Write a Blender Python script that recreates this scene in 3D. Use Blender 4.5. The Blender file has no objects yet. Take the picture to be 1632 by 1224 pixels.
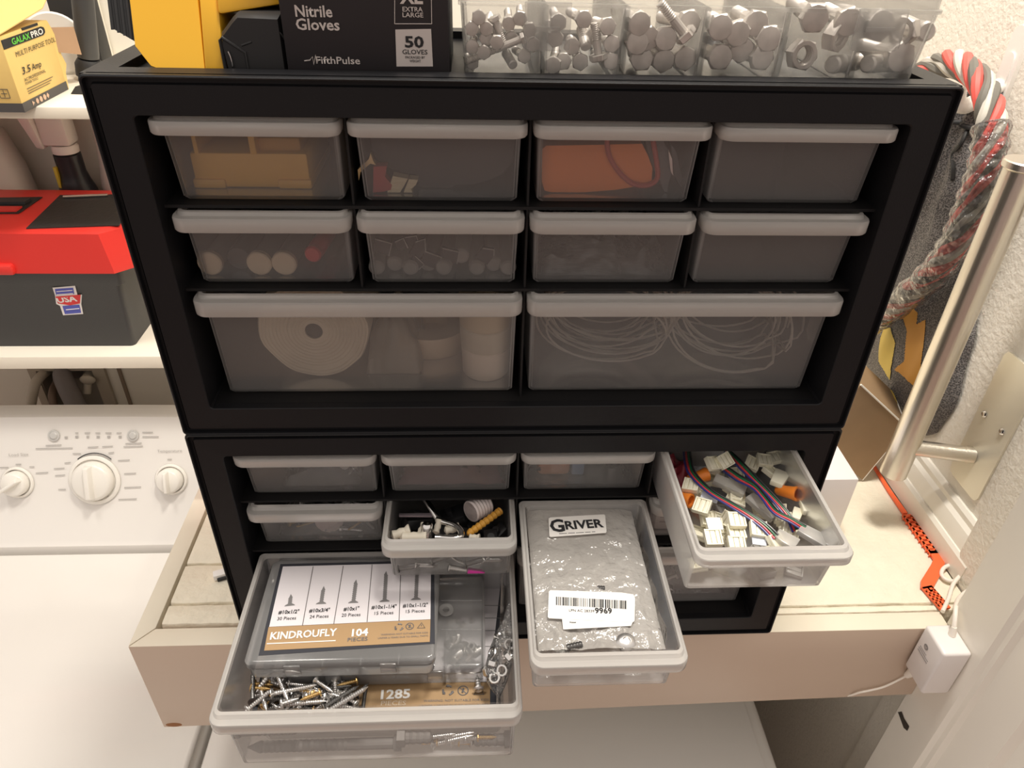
import bpy, bmesh, math, random
from mathutils import Vector, Matrix, Euler, noise
PI = math.pi
V = Vector
rnd = random.Random(7)
S = bpy.context.scene
COL = S.collection

# ------------------------------------------------------------------ camera, world, lights, exposure
cam_d = bpy.data.cameras.new('camera')
cam = bpy.data.objects.new('camera', cam_d)
COL.objects.link(cam)
cam.location = (-0.0339, -0.433, 0.5978)
cam.rotation_euler = (0.9634, -0.0234, -0.0439)
cam_d.sensor_fit = 'HORIZONTAL'
cam_d.sensor_width = 36.0
cam_d.lens = 1167.98 / 1632.0 * 36.0
cam_d.clip_start = 0.01
cam_d.clip_end = 50
S.camera = cam

world = bpy.data.worlds.new('room_ambient')
S.world = world
world.use_nodes = True
wn = world.node_tree
bg = wn.nodes['Background']
bg.inputs[1].default_value = 0.58
tcw = wn.nodes.new('ShaderNodeTexCoord')
sep = wn.nodes.new('ShaderNodeSeparateXYZ')
rmp = wn.nodes.new('ShaderNodeValToRGB')        # the rest of the room: reddish wood below, warm white walls above
mrw = wn.nodes.new('ShaderNodeMapRange')
mrw.inputs['From Min'].default_value = -0.35
mrw.inputs['From Max'].default_value = 0.35
rmp.color_ramp.elements[0].color = (0.42, 0.24, 0.19, 1)
rmp.color_ramp.elements[1].color = (1.35, 1.23, 1.13, 1)
wn.links.new(tcw.outputs['Generated'], sep.inputs[0])
wn.links.new(sep.outputs['Z'], mrw.inputs['Value'])
wn.links.new(mrw.outputs[0], rmp.inputs[0])
wn.links.new(rmp.outputs[0], bg.inputs[0])


def area_light(name, loc, target, size, energy, color):
    l = bpy.data.lights.new(name, 'AREA')
    l.shape = 'DISK'
    l.size = size
    l.energy = energy
    l.color = color
    o = bpy.data.objects.new(name, l)
    COL.objects.link(o)
    o.location = loc
    o.rotation_euler = (V(target) - V(loc)).to_track_quat('-Z', 'Y').to_euler()
    return o


# the ceiling lamp of the laundry nook, almost straight above the cabinets, and a second one along the passage
area_light('ceiling_lamp', (0.20, 0.10, 1.75), (0.1, 0.05, 0.0), 0.25, 20.5, (1.0, 0.94, 0.85))
area_light('passage_lamp', (-0.62, 0.12, 1.75), (-0.5, 0.2, 0.0), 0.3, 8.5, (1.0, 0.95, 0.88))
# small plug-in light high on the inner side of the door casing, fed by the white adapter
area_light('nook_light', (0.37, 0.10, 1.10), (0.46, 0.12, 0.10), 0.10, 2.6, (1.0, 0.94, 0.84))

S.view_settings.view_transform = 'Standard'
S.view_settings.look = 'None'
S.view_settings.gamma = 1.0
S.view_settings.use_curve_mapping = False
S.view_settings.exposure = 0.0
S.cycles.transparent_max_bounces = 40
S.cycles.max_bounces = 10
S.cycles.caustics_reflective = False
S.cycles.caustics_refractive = False

# ------------------------------------------------------------------ materials
MATS = {}


def _new(name):
    m = bpy.data.materials.new(name)
    m.use_nodes = True
    nt = m.node_tree
    return m, nt, nt.nodes['Principled BSDF'], nt.nodes['Material Output']


def mat(name, col, rough=0.5, metal=0.0, bump=0.0, bscale=200.0, var=0.0, vscale=12.0, spec=None, coat=0.0, vcol=None, stretch=None, emis=0.0):
    if name in MATS:
        return MATS[name]
    m, nt, b, out = _new(name)
    c = (col[0], col[1], col[2], 1)
    b.inputs['Base Color'].default_value = c
    b.inputs['Roughness'].default_value = rough
    b.inputs['Metallic'].default_value = metal
    if spec is not None:
        b.inputs['Specular IOR Level'].default_value = spec
    if coat:
        b.inputs['Coat Weight'].default_value = coat
    if bump or var:
        tc = nt.nodes.new('ShaderNodeTexCoord')
        mp = nt.nodes.new('ShaderNodeMapping')
        if stretch:
            mp.inputs['Scale'].default_value = stretch
        nt.links.new(tc.outputs['Object'], mp.inputs[0])
    if bump:
        n = nt.nodes.new('ShaderNodeTexNoise')
        n.inputs['Scale'].default_value = bscale
        n.inputs['Detail'].default_value = 3
        bp = nt.nodes.new('ShaderNodeBump')
        bp.inputs['Strength'].default_value = bump
        bp.inputs['Distance'].default_value = 0.002
        nt.links.new(mp.outputs[0], n.inputs['Vector'])
        nt.links.new(n.outputs['Fac'], bp.inputs['Height'])
        nt.links.new(bp.outputs[0], b.inputs['Normal'])
    if var:
        n2 = nt.nodes.new('ShaderNodeTexNoise')
        n2.inputs['Scale'].default_value = vscale
        n2.inputs['Detail'].default_value = 4
        nt.links.new(mp.outputs[0], n2.inputs['Vector'])
        r = nt.nodes.new('ShaderNodeValToRGB')
        r.color_ramp.elements[0].position = 0.35
        r.color_ramp.elements[1].position = 0.65
        v2 = vcol if vcol else tuple(x * (1 - var) for x in col)
        r.color_ramp.elements[0].color = (v2[0], v2[1], v2[2], 1)
        r.color_ramp.elements[1].color = c
        nt.links.new(n2.outputs['Fac'], r.inputs[0])
        nt.links.new(r.outputs[0], b.inputs['Base Color'])
    MATS[name] = m
    return m


def clear(name, col, alpha=0.3, edge=0.5, rough=0.2, trans=0.5, gloss=0.25, bump=0.0, bscale=60.0):
    """clear or frosted plastic: a see-through sheet with a milky body and a gloss"""
    if name in MATS:
        return MATS[name]
    m, nt, b, out = _new(name)
    nt.nodes.remove(b)
    N = nt.nodes.new
    c = (col[0], col[1], col[2], 1)
    tr = N('ShaderNodeBsdfTransparent')
    df = N('ShaderNodeBsdfDiffuse'); df.inputs[0].default_value = c
    tl = N('ShaderNodeBsdfTranslucent'); tl.inputs[0].default_value = c
    gl = N('ShaderNodeBsdfGlossy'); gl.inputs['Roughness'].default_value = rough
    m1 = N('ShaderNodeMixShader'); m1.inputs[0].default_value = trans
    m2 = N('ShaderNodeMixShader')
    m3 = N('ShaderNodeMixShader')
    lw = N('ShaderNodeLayerWeight'); lw.inputs[0].default_value = 0.35
    mr = N('ShaderNodeMapRange')
    mr.inputs['To Min'].default_value = alpha
    mr.inputs['To Max'].default_value = min(1.0, alpha + edge)
    fr = N('ShaderNodeFresnel'); fr.inputs[0].default_value = 1.45
    mul = N('ShaderNodeMath'); mul.operation = 'MULTIPLY'; mul.inputs[1].default_value = gloss * 4
    mul.use_clamp = True
    L = nt.links.new
    L(df.outputs[0], m1.inputs[1]); L(tl.outputs[0], m1.inputs[2])
    L(lw.outputs['Facing'], mr.inputs['Value'])
    L(mr.outputs[0], m2.inputs[0]); L(tr.outputs[0], m2.inputs[1]); L(m1.outputs[0], m2.inputs[2])
    L(fr.outputs[0], mul.inputs[0]); L(mul.outputs[0], m3.inputs[0])
    L(m2.outputs[0], m3.inputs[1]); L(gl.outputs[0], m3.inputs[2]); L(m3.outputs[0], out.inputs[0])
    if bump:
        tc = N('ShaderNodeTexCoord'); n = N('ShaderNodeTexNoise'); bp = N('ShaderNodeBump')
        n.inputs['Scale'].default_value = bscale; n.inputs['Detail'].default_value = 3
        bp.inputs['Strength'].default_value = bump; bp.inputs['Distance'].default_value = 0.01
        L(tc.outputs['Object'], n.inputs['Vector']); L(n.outputs['Fac'], bp.inputs['Height'])
        for x in (df, gl):
            L(bp.outputs[0], x.inputs['Normal'])
        L(bp.outputs[0], fr.inputs['Normal'])
    MATS[name] = m
    return m


# ------------------------------------------------------------------ mesh builder
def rrect(x0, x1, y0, y1, rf, rb, n=5):
    """rounded rectangle, y0 is the front; counter-clockwise from the front-left corner"""
    P = []
    for cx, cy, r, a0 in ((x0 + rf, y0 + rf, rf, PI), (x1 - rf, y0 + rf, rf, 1.5 * PI), (x1 - rb, y1 - rb, rb, 0.0), (x0 + rb, y1 - rb, rb, 0.5 * PI)):
        for i in range(n + 1):
            a = a0 + 0.5 * PI * i / n
            P.append((cx + r * math.cos(a), cy + r * math.sin(a)))
    return P


class MB:
    def __init__(s, mx=None):
        s.bm = bmesh.new()
        s.mx = mx or Matrix()

    def v(s, p):
        return s.bm.verts.new(s.mx @ V(p))

    def f(s, vs):
        try:
            return s.bm.faces.new(vs)
        except ValueError:
            return None

    def box(s, x0, x1, y0, y1, z0, z1, bev=0.0, seg=2):
        P = [(x0, y0, z0), (x1, y0, z0), (x1, y1, z0), (x0, y1, z0), (x0, y0, z1), (x1, y0, z1), (x1, y1, z1), (x0, y1, z1)]
        return s.hexa(P, bev, seg)

    def hexa(s, P, bev=0.0, seg=2):
        vs = [s.v(p) for p in P]
        fs = [s.f([vs[i] for i in q]) for q in ((3, 2, 1, 0), (4, 5, 6, 7), (0, 1, 5, 4), (1, 2, 6, 5), (2, 3, 7, 6), (3, 0, 4, 7))]
        if bev:
            es = list({e for f in fs for e in f.edges})
            bmesh.ops.bevel(s.bm, geom=es, offset=bev, segments=seg, profile=0.5, affect='EDGES')
        return s

    def loft(s, rings, cap0=True, cap1=True, closed=True, loop=False):
        R = [[s.v(p) for p in r] for r in rings]
        n = len(R[0])
        pairs = list(zip(R[:-1], R[1:]))
        if loop:
            pairs.append((R[-1], R[0]))
        for a, b in pairs:
            for i in range(n if closed else n - 1):
                j = (i + 1) % n
                s.f((a[i], a[j], b[j], b[i]))
        if cap0 and not loop:
            s.f(R[0][::-1])
        if cap1 and not loop:
            s.f(R[-1])
        return s

    def prism(s, poly, z0, z1):
        return s.loft([[(x, y, z0) for x, y in poly], [(x, y, z1) for x, y in poly]])

    def cyl(s, p0, p1, r, n=14, r2=None):
        p0, p1 = V(p0), V(p1)
        r2 = r if r2 is None else r2
        q = (p1 - p0).to_track_quat('Z', 'Y').to_matrix()
        rg = []
        for p, rr in ((p0, r), (p1, r2)):
            rg.append([p + q @ V((rr * math.cos(2 * PI * i / n), rr * math.sin(2 * PI * i / n), 0)) for i in range(n)])
        return s.loft(rg)

    def lathe(s, prof, n=24, axis=None, org=(0, 0, 0)):
        """prof: (radius, height) pairs along axis from org"""
        q = (V(axis).to_track_quat('Z', 'Y').to_matrix() if axis else Matrix.Identity(3))
        o = V(org)
        rg = [[o + q @ V((max(r, 1e-5) * math.cos(2 * PI * i / n), max(r, 1e-5) * math.sin(2 * PI * i / n), h)) for i in range(n)] for r, h in prof]
        return s.loft(rg)

    def tube(s, pts, r, n=8, rads=None, loop=False):
        pts = [V(p) for p in pts]
        k = len(pts)
        rg = []
        up = V((0.123, 0.31, 0.94))
        for i, p in enumerate(pts):
            a = pts[(i - 1) % k] if (loop or i) else p
            b = pts[(i + 1) % k] if (loop or i < k - 1) else p
            t = (b - a).normalized()
            u = (up - t * up.dot(t))
            if u.length < 1e-4:
                u = V((1, 0, 0)) - t * t.x
            u.normalize()
            up = u
            w = t.cross(u)
            rr = rads[i] if rads else r
            rg.append([p + u * rr * math.cos(2 * PI * j / n) + w * rr * math.sin(2 * PI * j / n) for j in range(n)])
        return s.loft(rg, loop=loop)

    def ball(s, c, r, sc=(1, 1, 1), u=14, w=9):
        c = V(c)
        rg = []
        for i in range(w + 1):
            a = -PI / 2 + PI * i / w
            rg.append([c + V((r * sc[0] * math.cos(a) * math.cos(2 * PI * j / u), r * sc[1] * math.cos(a) * math.sin(2 * PI * j / u), r * sc[2] * math.sin(a))) for j in range(u)] if 0 < i < w else
                      [c + V((1e-5 * math.cos(2 * PI * j / u), 1e-5 * math.sin(2 * PI * j / u), r * sc[2] * (-1 if i == 0 else 1))) for j in range(u)])
        return s.loft(rg)

    def sheet(s, fn, nu, nv, thick=0.0):
        """grid surface fn(u,v)->point, optionally a solid of given thickness along -normal (approximate: along z)"""
        G = [[s.v(fn(i / nu, j / nv)) for j in range(nv + 1)] for i in range(nu + 1)]
        for i in range(nu):
            for j in range(nv):
                s.f((G[i][j], G[i + 1][j], G[i + 1][j + 1], G[i][j + 1]))
        return s

    def bevel(s, w, seg=2, ang=0.6):
        es = [e for e in s.bm.edges if len(e.link_faces) == 2 and e.calc_face_angle(0) > ang]
        if es:
            bmesh.ops.bevel(s.bm, geom=es, offset=w, segments=seg, profile=0.5, affect='EDGES')
        return s

    def mesh(s, name, m, smooth=0.7):
        bmesh.ops.recalc_face_normals(s.bm, faces=s.bm.faces)
        me = bpy.data.meshes.new(name)
        s.bm.to_mesh(me)
        s.bm.free()
        if smooth:
            for p in me.polygons:
                p.use_smooth = True
            me.set_sharp_from_angle(angle=smooth)
        if m:
            me.materials.append(m)
        return me

    def obj(s, name, m, parent=None, world=False, smooth=0.7, org=None, **tags):
        """link as one object; world=True: vertices are in world space, org: world base point that becomes the origin"""
        if world and parent is not None:
            s.bm.transform(mw(parent).inverted())
        if org is not None:
            s.bm.transform(Matrix.Translation(-V(org)))
        o = bpy.data.objects.new(name, s.mesh(name, m, smooth))
        COL.objects.link(o)
        if org is not None:
            o.location = org
        if parent is not None:
            o.parent = parent
        for k, x in tags.items():
            o[k] = x
        return o


def mw(o):
    m = o.matrix_basis.copy()
    while o.parent:
        o = o.parent
        m = o.matrix_basis @ m
    return m


def thing(name, label, cat, loc=(0, 0, 0), rot=(0, 0, 0), group=None):
    o = bpy.data.objects.new(name, None)
    o.empty_display_size = 0.02
    COL.objects.link(o)
    o.location = loc
    o.rotation_euler = rot
    o['label'] = label
    o['category'] = cat
    if group:
        o['group'] = group
    return o


def dup(src, loc, rot, label=None, group=None, scale=None):
    """copy of a thing with copies of its parts and sub-parts; meshes are shared"""
    def rec(o, par):
        c = o.copy()
        COL.objects.link(c)
        if par is not None:
            c.parent = par
        for ch in KIDS.get(o.name, [x for x in o.children]):
            rec(ch, c)
        return c
    r = rec(src, None)
    r.location = loc
    r.rotation_euler = rot
    if scale:
        r.scale = scale
    if label:
        r['label'] = label
    if group:
        r['group'] = group
    return r


KIDS = {}


def text(s, size, m, parent, mx, name='lettering', depth=0.00015, align='LEFT', bold=0.0, sx=1.0, shear=0.0, spacing=1.0):
    """a line of lettering as a thin mesh; mx places it (x right, y up, z out) in the parent's own space"""
    cu = bpy.data.curves.new(name, 'FONT')
    cu.body = s
    cu.size = size
    cu.align_x = align
    cu.extrude = depth
    cu.offset = bold
    cu.shear = shear
    cu.space_character = spacing
    cu.resolution_u = 2
    t = bpy.data.objects.new(name, cu)
    COL.objects.link(t)
    dg = bpy.context.evaluated_depsgraph_get()
    me = bpy.data.meshes.new_from_object(t.evaluated_get(dg))
    bpy.data.objects.remove(t)
    bpy.data.curves.remove(cu)
    me.name = name
    me.transform(mx @ Matrix.Scale(sx, 4, V((1, 0, 0))))
    me.materials.clear()
    me.materials.append(m)
    o = bpy.data.objects.new(name, me)
    COL.objects.link(o)
    if parent is not None:
        o.parent = parent
    return o


def frame(org, xd, yd):
    """matrix with x along xd, y close to yd, z outwards"""
    x = V(xd).normalized()
    z = x.cross(V(yd)).normalized()
    y = z.cross(x)
    m = Matrix((x, y, z)).transposed().to_4x4()
    m.translation = V(org)
    return m


def loop_pts(pts, n, closed=False):
    """Catmull-Rom through pts"""
    pts = [V(p) for p in pts]
    k = len(pts)
    out = []
    segs = k if closed else k - 1
    for i in range(segs):
        g = lambda j: pts[j % k] if closed else pts[max(0, min(k - 1, j))]
        a, b, c, d = g(i - 1), g(i), g(i + 1), g(i + 2)
        for q in range(n):
            t = q / n
            out.append(0.5 * ((2 * b) + (c - a) * t + (2 * a - 5 * b + 4 * c - d) * t * t + (3 * b - a - 3 * c + d) * t ** 3))
    if not closed:
        out.append(pts[-1])
    return out


CAMR = Euler((0.9634, -0.0234, -0.0439)).to_matrix()
CAMP = V((-0.0339, -0.433, 0.5978))


def ray(u, w):
    return CAMR @ V(((u - 816) / 1167.98, -(w - 612) / 1167.98, -1.0))


def at(u, w, axis, val):
    """where the sight line of a photo point meets the plane axis = val"""
    d = ray(u, w)
    return CAMP + d * ((val - CAMP[axis]) / d[axis])


def hitp(u, w, p, n):
    d = ray(u, w)
    n = V(n)
    return CAMP + d * ((V(p) - CAMP).dot(n) / d.dot(n))


def textw(s, w, h, m, parent, mx, name='lettering', bold=0.0, depth=0.00012, align='LEFT', shear=0.0):
    """lettering scaled to width w and capital height h"""
    o = text(s, 1.0, m, parent, Matrix(), name, 0.0, align, bold, 1.0, shear)
    me = o.data
    xs = [v.co.x for v in me.vertices]
    k = w / max(1e-6, max(xs) - min(xs))
    sy = h / 0.69
    for v in me.vertices:
        v.co = V((v.co.x * k, v.co.y * sy, depth))
    me.transform(mx)
    return o


def quad(name, P, m, parent, world=False, lift=0.0):
    b = MB()
    b.f([b.v(p) for p in P])
    return b.obj(name, m, parent, world=world, smooth=0)
# ------------------------------------------------------------------ the setting
PAINT = mat('cream_paint', (0.84, 0.77, 0.63), 0.55, bump=0.12, bscale=60, var=0.08, vscale=8)
WALLM = mat('white_wall_paint', (0.80, 0.76, 0.68), 0.8, bump=0.0)
PLASTER = mat('knockdown_plaster', (0.82, 0.78, 0.70), 0.75, bump=0.6, bscale=170)
TRIMW = mat('white_trim_paint', (0.86, 0.82, 0.74), 0.35)


def struct(name, mb, m, smooth=0.7):
    return mb.obj(name, m, None, smooth=smooth, kind='structure')


struct('floor', MB().box(-2.0, 1.2, -1.6, 0.9, -1.22, -1.18), mat('floor_vinyl', (0.48, 0.28, 0.18), 0.5, var=0.2))
# back wall with the rectangular hole of the laundry supply box
wb = MB()
HX0, HX1, HZ0, HZ1 = -0.835, -0.735, -0.30, -0.165
for x0, x1, z0, z1 in ((-2.0, HX0, -1.18, 1.3), (HX1, 0.60, -1.18, 1.3), (HX0, HX1, -1.18, HZ0), (HX0, HX1, HZ1, 1.3)):
    wb.box(x0, x1, 0.72, 0.76, z0, z1)
struct('wall_back', wb, WALLM)
struct('wall_right', MB().box(0.485, 0.55, 0.075, 0.72, -1.18, 1.3), PLASTER)
struct('wall_corner', MB().box(0.468, 0.55, -0.02, 0.075, -1.18, 1.3, 0.006), PLASTER)
struct('trim_back', MB().box(-0.578, -0.547, 0.700, 0.72, 0.30, 1.3, 0.004), TRIMW)
# baseboard that runs along the right wall on the bench
prof = [(0.467, 0.0), (0.467, 0.024), (0.4695, 0.028), (0.4715, 0.028), (0.4715, 0.034), (0.475, 0.046), (0.479, 0.050), (0.479, 0.056), (0.482, 0.060), (0.4855, 0.060), (0.4855, 0.0)]
b = MB()
b.loft([[(x, y, z) for x, z in prof] for y in (0.055, 0.715)])
struct('baseboard_right', b, TRIMW, 0.3)
# door casing at the near end of the right wall
cs = [(0.431, 0.008), (0.431, -0.043), (0.4345, -0.047), (0.4345, -0.052), (0.4385, -0.056), (0.4385, -0.098), (0.444, -0.104), (0.444, -0.118), (0.56, -0.118), (0.56, 0.008)]
b = MB()
b.prism(cs, -1.18, 1.3)
struct('door_1', b, TRIMW, 0.3)

# ------------------------------------------------------------------ the built-in bench the cabinets stand on
RC = mat('rough_cream_coating', (0.86, 0.79, 0.64), 0.6, bump=1.0, bscale=95, var=0.06, vscale=30)
bench = thing('built_in_bench', 'cream painted wooden bench with mitred front trim carrying the black cabinets', 'bench', (0.05, 0.002, -0.13))
zb = lambda x: -0.1363 + (x + 0.362) * 0.0285
b = MB()
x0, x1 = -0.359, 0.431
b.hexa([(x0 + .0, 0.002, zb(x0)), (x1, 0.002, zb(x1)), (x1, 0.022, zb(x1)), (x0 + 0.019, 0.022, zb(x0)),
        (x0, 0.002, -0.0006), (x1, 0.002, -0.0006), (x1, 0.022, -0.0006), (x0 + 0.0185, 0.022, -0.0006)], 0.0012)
b.obj('front_trim', mat('shaded_cream_paint', (0.60, 0.475, 0.375), 0.5, bump=0.1, bscale=60), bench, world=True)
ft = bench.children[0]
ft.data.materials.append(PAINT)                # face is the same cream with its shade painted in, top edge plain cream
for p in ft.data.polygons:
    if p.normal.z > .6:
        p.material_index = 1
b = MB()
b.hexa([(x0, 0.0028, zb(x0)), (x0 + 0.0185, 0.0228, zb(x0)), (x0 + 0.0185, 0.70, zb(x0)), (x0, 0.70, zb(x0)),
        (x0, 0.0028, -0.0006), (x0 + 0.0185, 0.0228, -0.0006), (x0 + 0.0185, 0.70, -0.0006), (x0, 0.70, -0.0006)], 0.0012)
b.obj('side_trim', PAINT, bench, world=True)
for xa, xb, y0, y1 in ((-.3365, -.200, 0.0265, 0.0500), (-.3365, -.200, 0.0512, 0.1010), (-.3365, -.200, 0.1020, 0.30), (-.1995, .466, 0.0232, 0.0318), (-.1995, .466, 0.0330, 0.30), (-.3365, .466, 0.301, 0.50), (-.3365, .466, 0.501, 0.70)):
    b = MB()
    nx = max(12, int((xb - xa) / .013))
    ed = [rnd.uniform(-0.0008, 0.0008) for _ in range(nx + 1)]
    rings = []
    for i in range(nx + 1):
        x = xa + (xb - xa) * i / nx
        e = ed[i] * 0.8
        rings.append([(x, y0 + e, -0.03), (x, y0 + e, -0.004), (x, y0 + 0.0012 + e, -0.0016), (x, y0 + 0.004, -0.0006), (x, y1 - 0.003, -0.0006), (x, y1 - 0.0008 - e, -0.0022), (x, y1 - e, -0.006), (x, y1 - e, -0.03)])
    b.loft(rings)
    b.obj('plank', RC, bench, world=True)
b = MB()
b.box(-0.338, 0.431, 0.0225, 0.70, -0.045, -0.031)
b.obj('underlay_board', PAINT, bench, world=True)
b = MB()
b.ball((-0.3475, 0.0035, -0.1315), 0.009, (1.3, 0.25, 0.55))
b.obj('chipped_paint', mat('bare_wood', (0.30, 0.13, 0.05), 0.8), bench, world=True, label='chipped brown corner of bare wood')

# ------------------------------------------------------------------ the two drawer cabinets
BLK = mat('black_cabinet_plastic', (0.0095, 0.0095, 0.0110), 0.45, bump=0.06, bscale=900, spec=0.24)
BLK2 = mat('black_cabinet_interior', (0.010, 0.0095, 0.010), 0.55, spec=0.3)
FROST = clear('frosted_drawer_plastic', (0.86, 0.84, 0.82), alpha=0.14, edge=0.10, rough=0.25, trans=0.45, gloss=0.18)
FROSTB = clear('frosted_body_plastic', (0.86, 0.84, 0.82), alpha=0.46, edge=0.2, rough=0.25, trans=0.45, gloss=0.18)
FROSTR = clear('frosted_rim_plastic', (0.90, 0.87, 0.83), alpha=0.55, edge=0.22, rough=0.25, trans=0.45, gloss=0.2)
CH, CD, CW = 0.2516, 0.168, 0.25
OX, OZ0, OZ1 = 0.2262, 0.0235, 0.2297
ROWZ = (0.2287, 0.1707, 0.1127)
ROWB = (0.1738, 0.1158, 0.0245)
COLX = ((-0.2213, -0.1117), (-0.1083, -0.0022), (0.0012, 0.1083), (0.1122, 0.2218))
WIDEX = ((-0.2213, -0.0018), (0.0014, 0.2213))


def drawer(cab, x0, x1, zt, zb, pull, h):
    """one moulded drawer: thin open box (with its flanged rim as a sub-part)"""
    yf = -pull
    L = 0.158
    yb = yf + L

    def ring(so, fo, z, rf, rb=0.004, bk=None):
        return [(x, y, z) for x, y in rrect(x0 + so, x1 - so, yf + fo, yb - (so if bk is None else bk), rf, rb)]
    b = MB()
    zo = zt - 0.004
    b.loft([ring(.0045, .0195, zb + .0022, .003), ring(.0062, .0212, zb, .003)], cap0=False)
    b.loft([ring(.003, .0125, zo, .005), ring(.0045, .0195, zb + .0022, .003)], cap0=False, cap1=False)
    b.loft([ring(.0046, .0140, zo, .004), ring(.0061, .0210, zb + .0024, .003)], cap0=False)
    d = b.obj('drawer', FROST, cab)
    d.data.materials.append(FROSTB)        # sides, back and floor read milkier than the polished front
    for p in d.data.polygons:
        if not (p.normal.y < -.75 or (p.normal.y > .75 and p.center.y < yf + .05)):
            p.material_index = 1

    def lip(so, fo, z, rf):
        P = []
        for x, y in rrect(x0 + so, x1 - so, yf + fo, yb - so, rf, 0.004, 6):
            t = max(0.0, min(1.0, (y - yf - 0.006) / 0.016))
            t = t * t * (3 - 2 * t)
            zz = z if z > zt - 0.0045 else zt - 0.0042 - (zt - 0.0042 - z) * (1 - t)
            P.append((x, y, zz))
        return P
    b = MB()
    b.loft([lip(.0046, .0108, zo, .004), lip(.0046, .0100, zt, .004), lip(.0030, .0072, zt, .005), lip(.0022, .0052, zt - .002, .006),
            lip(.0006, .0006, zt - .002, .0085), lip(0, 0, zt - .0030, .009), lip(0, 0.0, zt - h + .001, .009), lip(.0007, .0007, zt - h, .0085),
            lip(.0017, .0019, zt - h, .008), lip(.0017, .0019, zt - .0046, .008), lip(.003, .0125, zo - .0006, .005)], cap0=False, cap1=False)
    b.obj('handle_rim', FROSTR, d)
    return d


def cabinet(z0, label, pulls):
    c = thing('drawer_cabinet', label, 'cabinet', (0, 0, z0))
    b = MB()
    t = 0.0035
    b.box(-CW, -CW + t, 0.004, CD, 0, CH)
    b.box(CW - t, CW, 0.004, CD, 0, CH)
    b.box(-CW + t, CW - t, 0.004, CD, 0, t)
    b.box(-CW + t, CW - t, CD - t, CD, t, CH)
    # top: raised border with a sunken middle
    for q in ((-CW + t, -0.235, 0.004, CD - t), (0.235, CW - t, 0.004, CD - t), (-0.235, 0.235, 0.004, 0.0195), (-0.235, 0.235, CD - 0.015, CD - t)):
        b.box(q[0], q[1], q[2], q[3], CH - 0.008, CH)
    b.box(-0.235, 0.235, 0.0195, CD - 0.015, CH - 0.008, CH - 0.005)
    b.obj('casing', BLK, c)
    # front bezel: thin outer lip, groove, flat panel, opening

    def rr(ix, iz0, iz1, y, r):
        return [(x, y, z) for x, z in rrect(-ix, ix, iz0, iz1, r, r, 3)]
    b = MB()
    b.loft([rr(CW, 0, CH, 0.006, .003), rr(CW, 0, CH, 0.0008, .003), rr(CW - .0008, .0008, CH - .0008, 0.0, .003), rr(CW - .0016, .0016, CH - .0016, 0.0004, .0025),
            rr(CW - .0018, .0018, CH - .0018, 0.005, .0025), rr(CW - .0042, .0042, CH - .0042, 0.005, .002), rr(CW - .0052, .0052, CH - .0052, 0.0016, .002),
            rr(OX + .0006, OZ0 - .0006, OZ1 + .0006, 0.0012, .003), rr(OX, OZ0, OZ1, 0.0018, .003), rr(OX, OZ0, OZ1, 0.050, .003), rr(OX + .002, OZ0 - .002, OZ1 + .002, 0.050, .003),
            rr(OX + .002, OZ0 - .002, OZ1 + .002, 0.006, .003)], loop=True)
    b.obj('front_bezel', BLK, c, smooth=0.5)
    b = MB()
    for z in (ROWZ[0] - 0.058, ROWZ[1] - 0.058):
        b.box(-OX, OX, 0.012, CD - t, z + .0006, z + .0026)
    for x in (-0.110, -0.0002, 0.1102):
        b.box(x - .0007, x + .0007, 0.014, CD - t, ROWZ[2] + .001, OZ1)
    b.box(-.0009, .0005, 0.014, CD - t, OZ0, ROWZ[2] + .001)
    b.box(-OX, OX, 0.008, CD - t, OZ0 - .002, OZ0 + .0002)
    b.obj('divider_grid', BLK2, c)
    for r in range(2):
        for i, (x0, x1) in enumerate(COLX):
            drawer(c, x0, x1, ROWZ[r], ROWB[r], pulls.get((r, i), 0.0), 0.0112 if r else 0.0098)
    for i, (x0, x1) in enumerate(WIDEX):
        drawer(c, x0, x1, ROWZ[2], ROWB[2], pulls.get((2, i), 0.0), 0.0130)
    return c


PULL = {(0, 3): 0.107, (1, 1): 0.040, (1, 2): 0.145, (2, 0): 0.145}
lower = cabinet(0.0, 'lower black drawer cabinet standing on the bench with four clear drawers pulled out', PULL)
upper = cabinet(CH, 'upper black drawer cabinet stacked on the other with all its frosted drawers shut', {})
# ------------------------------------------------------------------ things on top of the upper cabinet
TZ = 2 * CH - 0.005       # sunken top surface
TB = 2 * CH
YEL = mat('yellow_tool_plastic', (0.90, 0.49, 0.03), 0.30)
RUB = mat('black_rubber', (0.018, 0.018, 0.019), 0.55)
STEEL = mat('polished_steel', (0.72, 0.71, 0.70), 0.18, metal=1.0)

# yellow tool
t = thing('power_tool', 'yellow plastic power tool with ribbed black grip and black clamp end beside the glove box', 'tool', (-0.20, 0.06, TZ))
b = MB()
yf = 0.0225
body = [(-0.2262, 0.060), (-0.2262, 0.0145), (-0.2185, 0.0045), (-0.2080, 0.0005), (-0.1880, 0.0), (-0.1880, 0.060)]
rings = []
for y, s in ((yf, 0.0015), (yf + 0.0015, 0.0), (0.112, 0.0), (0.1135, 0.0015)):
    cx, cz = -0.207, 0.031
    rings.append([(cx + (x - cx) * (1 - s * 20), y, TZ + cz + (z - cz) * (1 - s * 20)) for x, z in body])
b.loft(rings).bevel(0.0030, 3, 0.5)
for v in b.bm.verts:
    v.co.y += max(0, v.co.z - TZ - .004) * .36
b.obj('housing', YEL, t, world=True)
b = MB()
b.hexa([(-0.1885, 0.0212, TZ), (-0.1775, 0.0225, TZ), (-0.1775, 0.10, TZ), (-0.1885, 0.10, TZ),
        (-0.1868, 0.0405, TZ + 0.06), (-0.1765, 0.0418, TZ + 0.06), (-0.1765, 0.10, TZ + 0.06), (-0.1868, 0.10, TZ + 0.06)], 0.0018)
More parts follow.
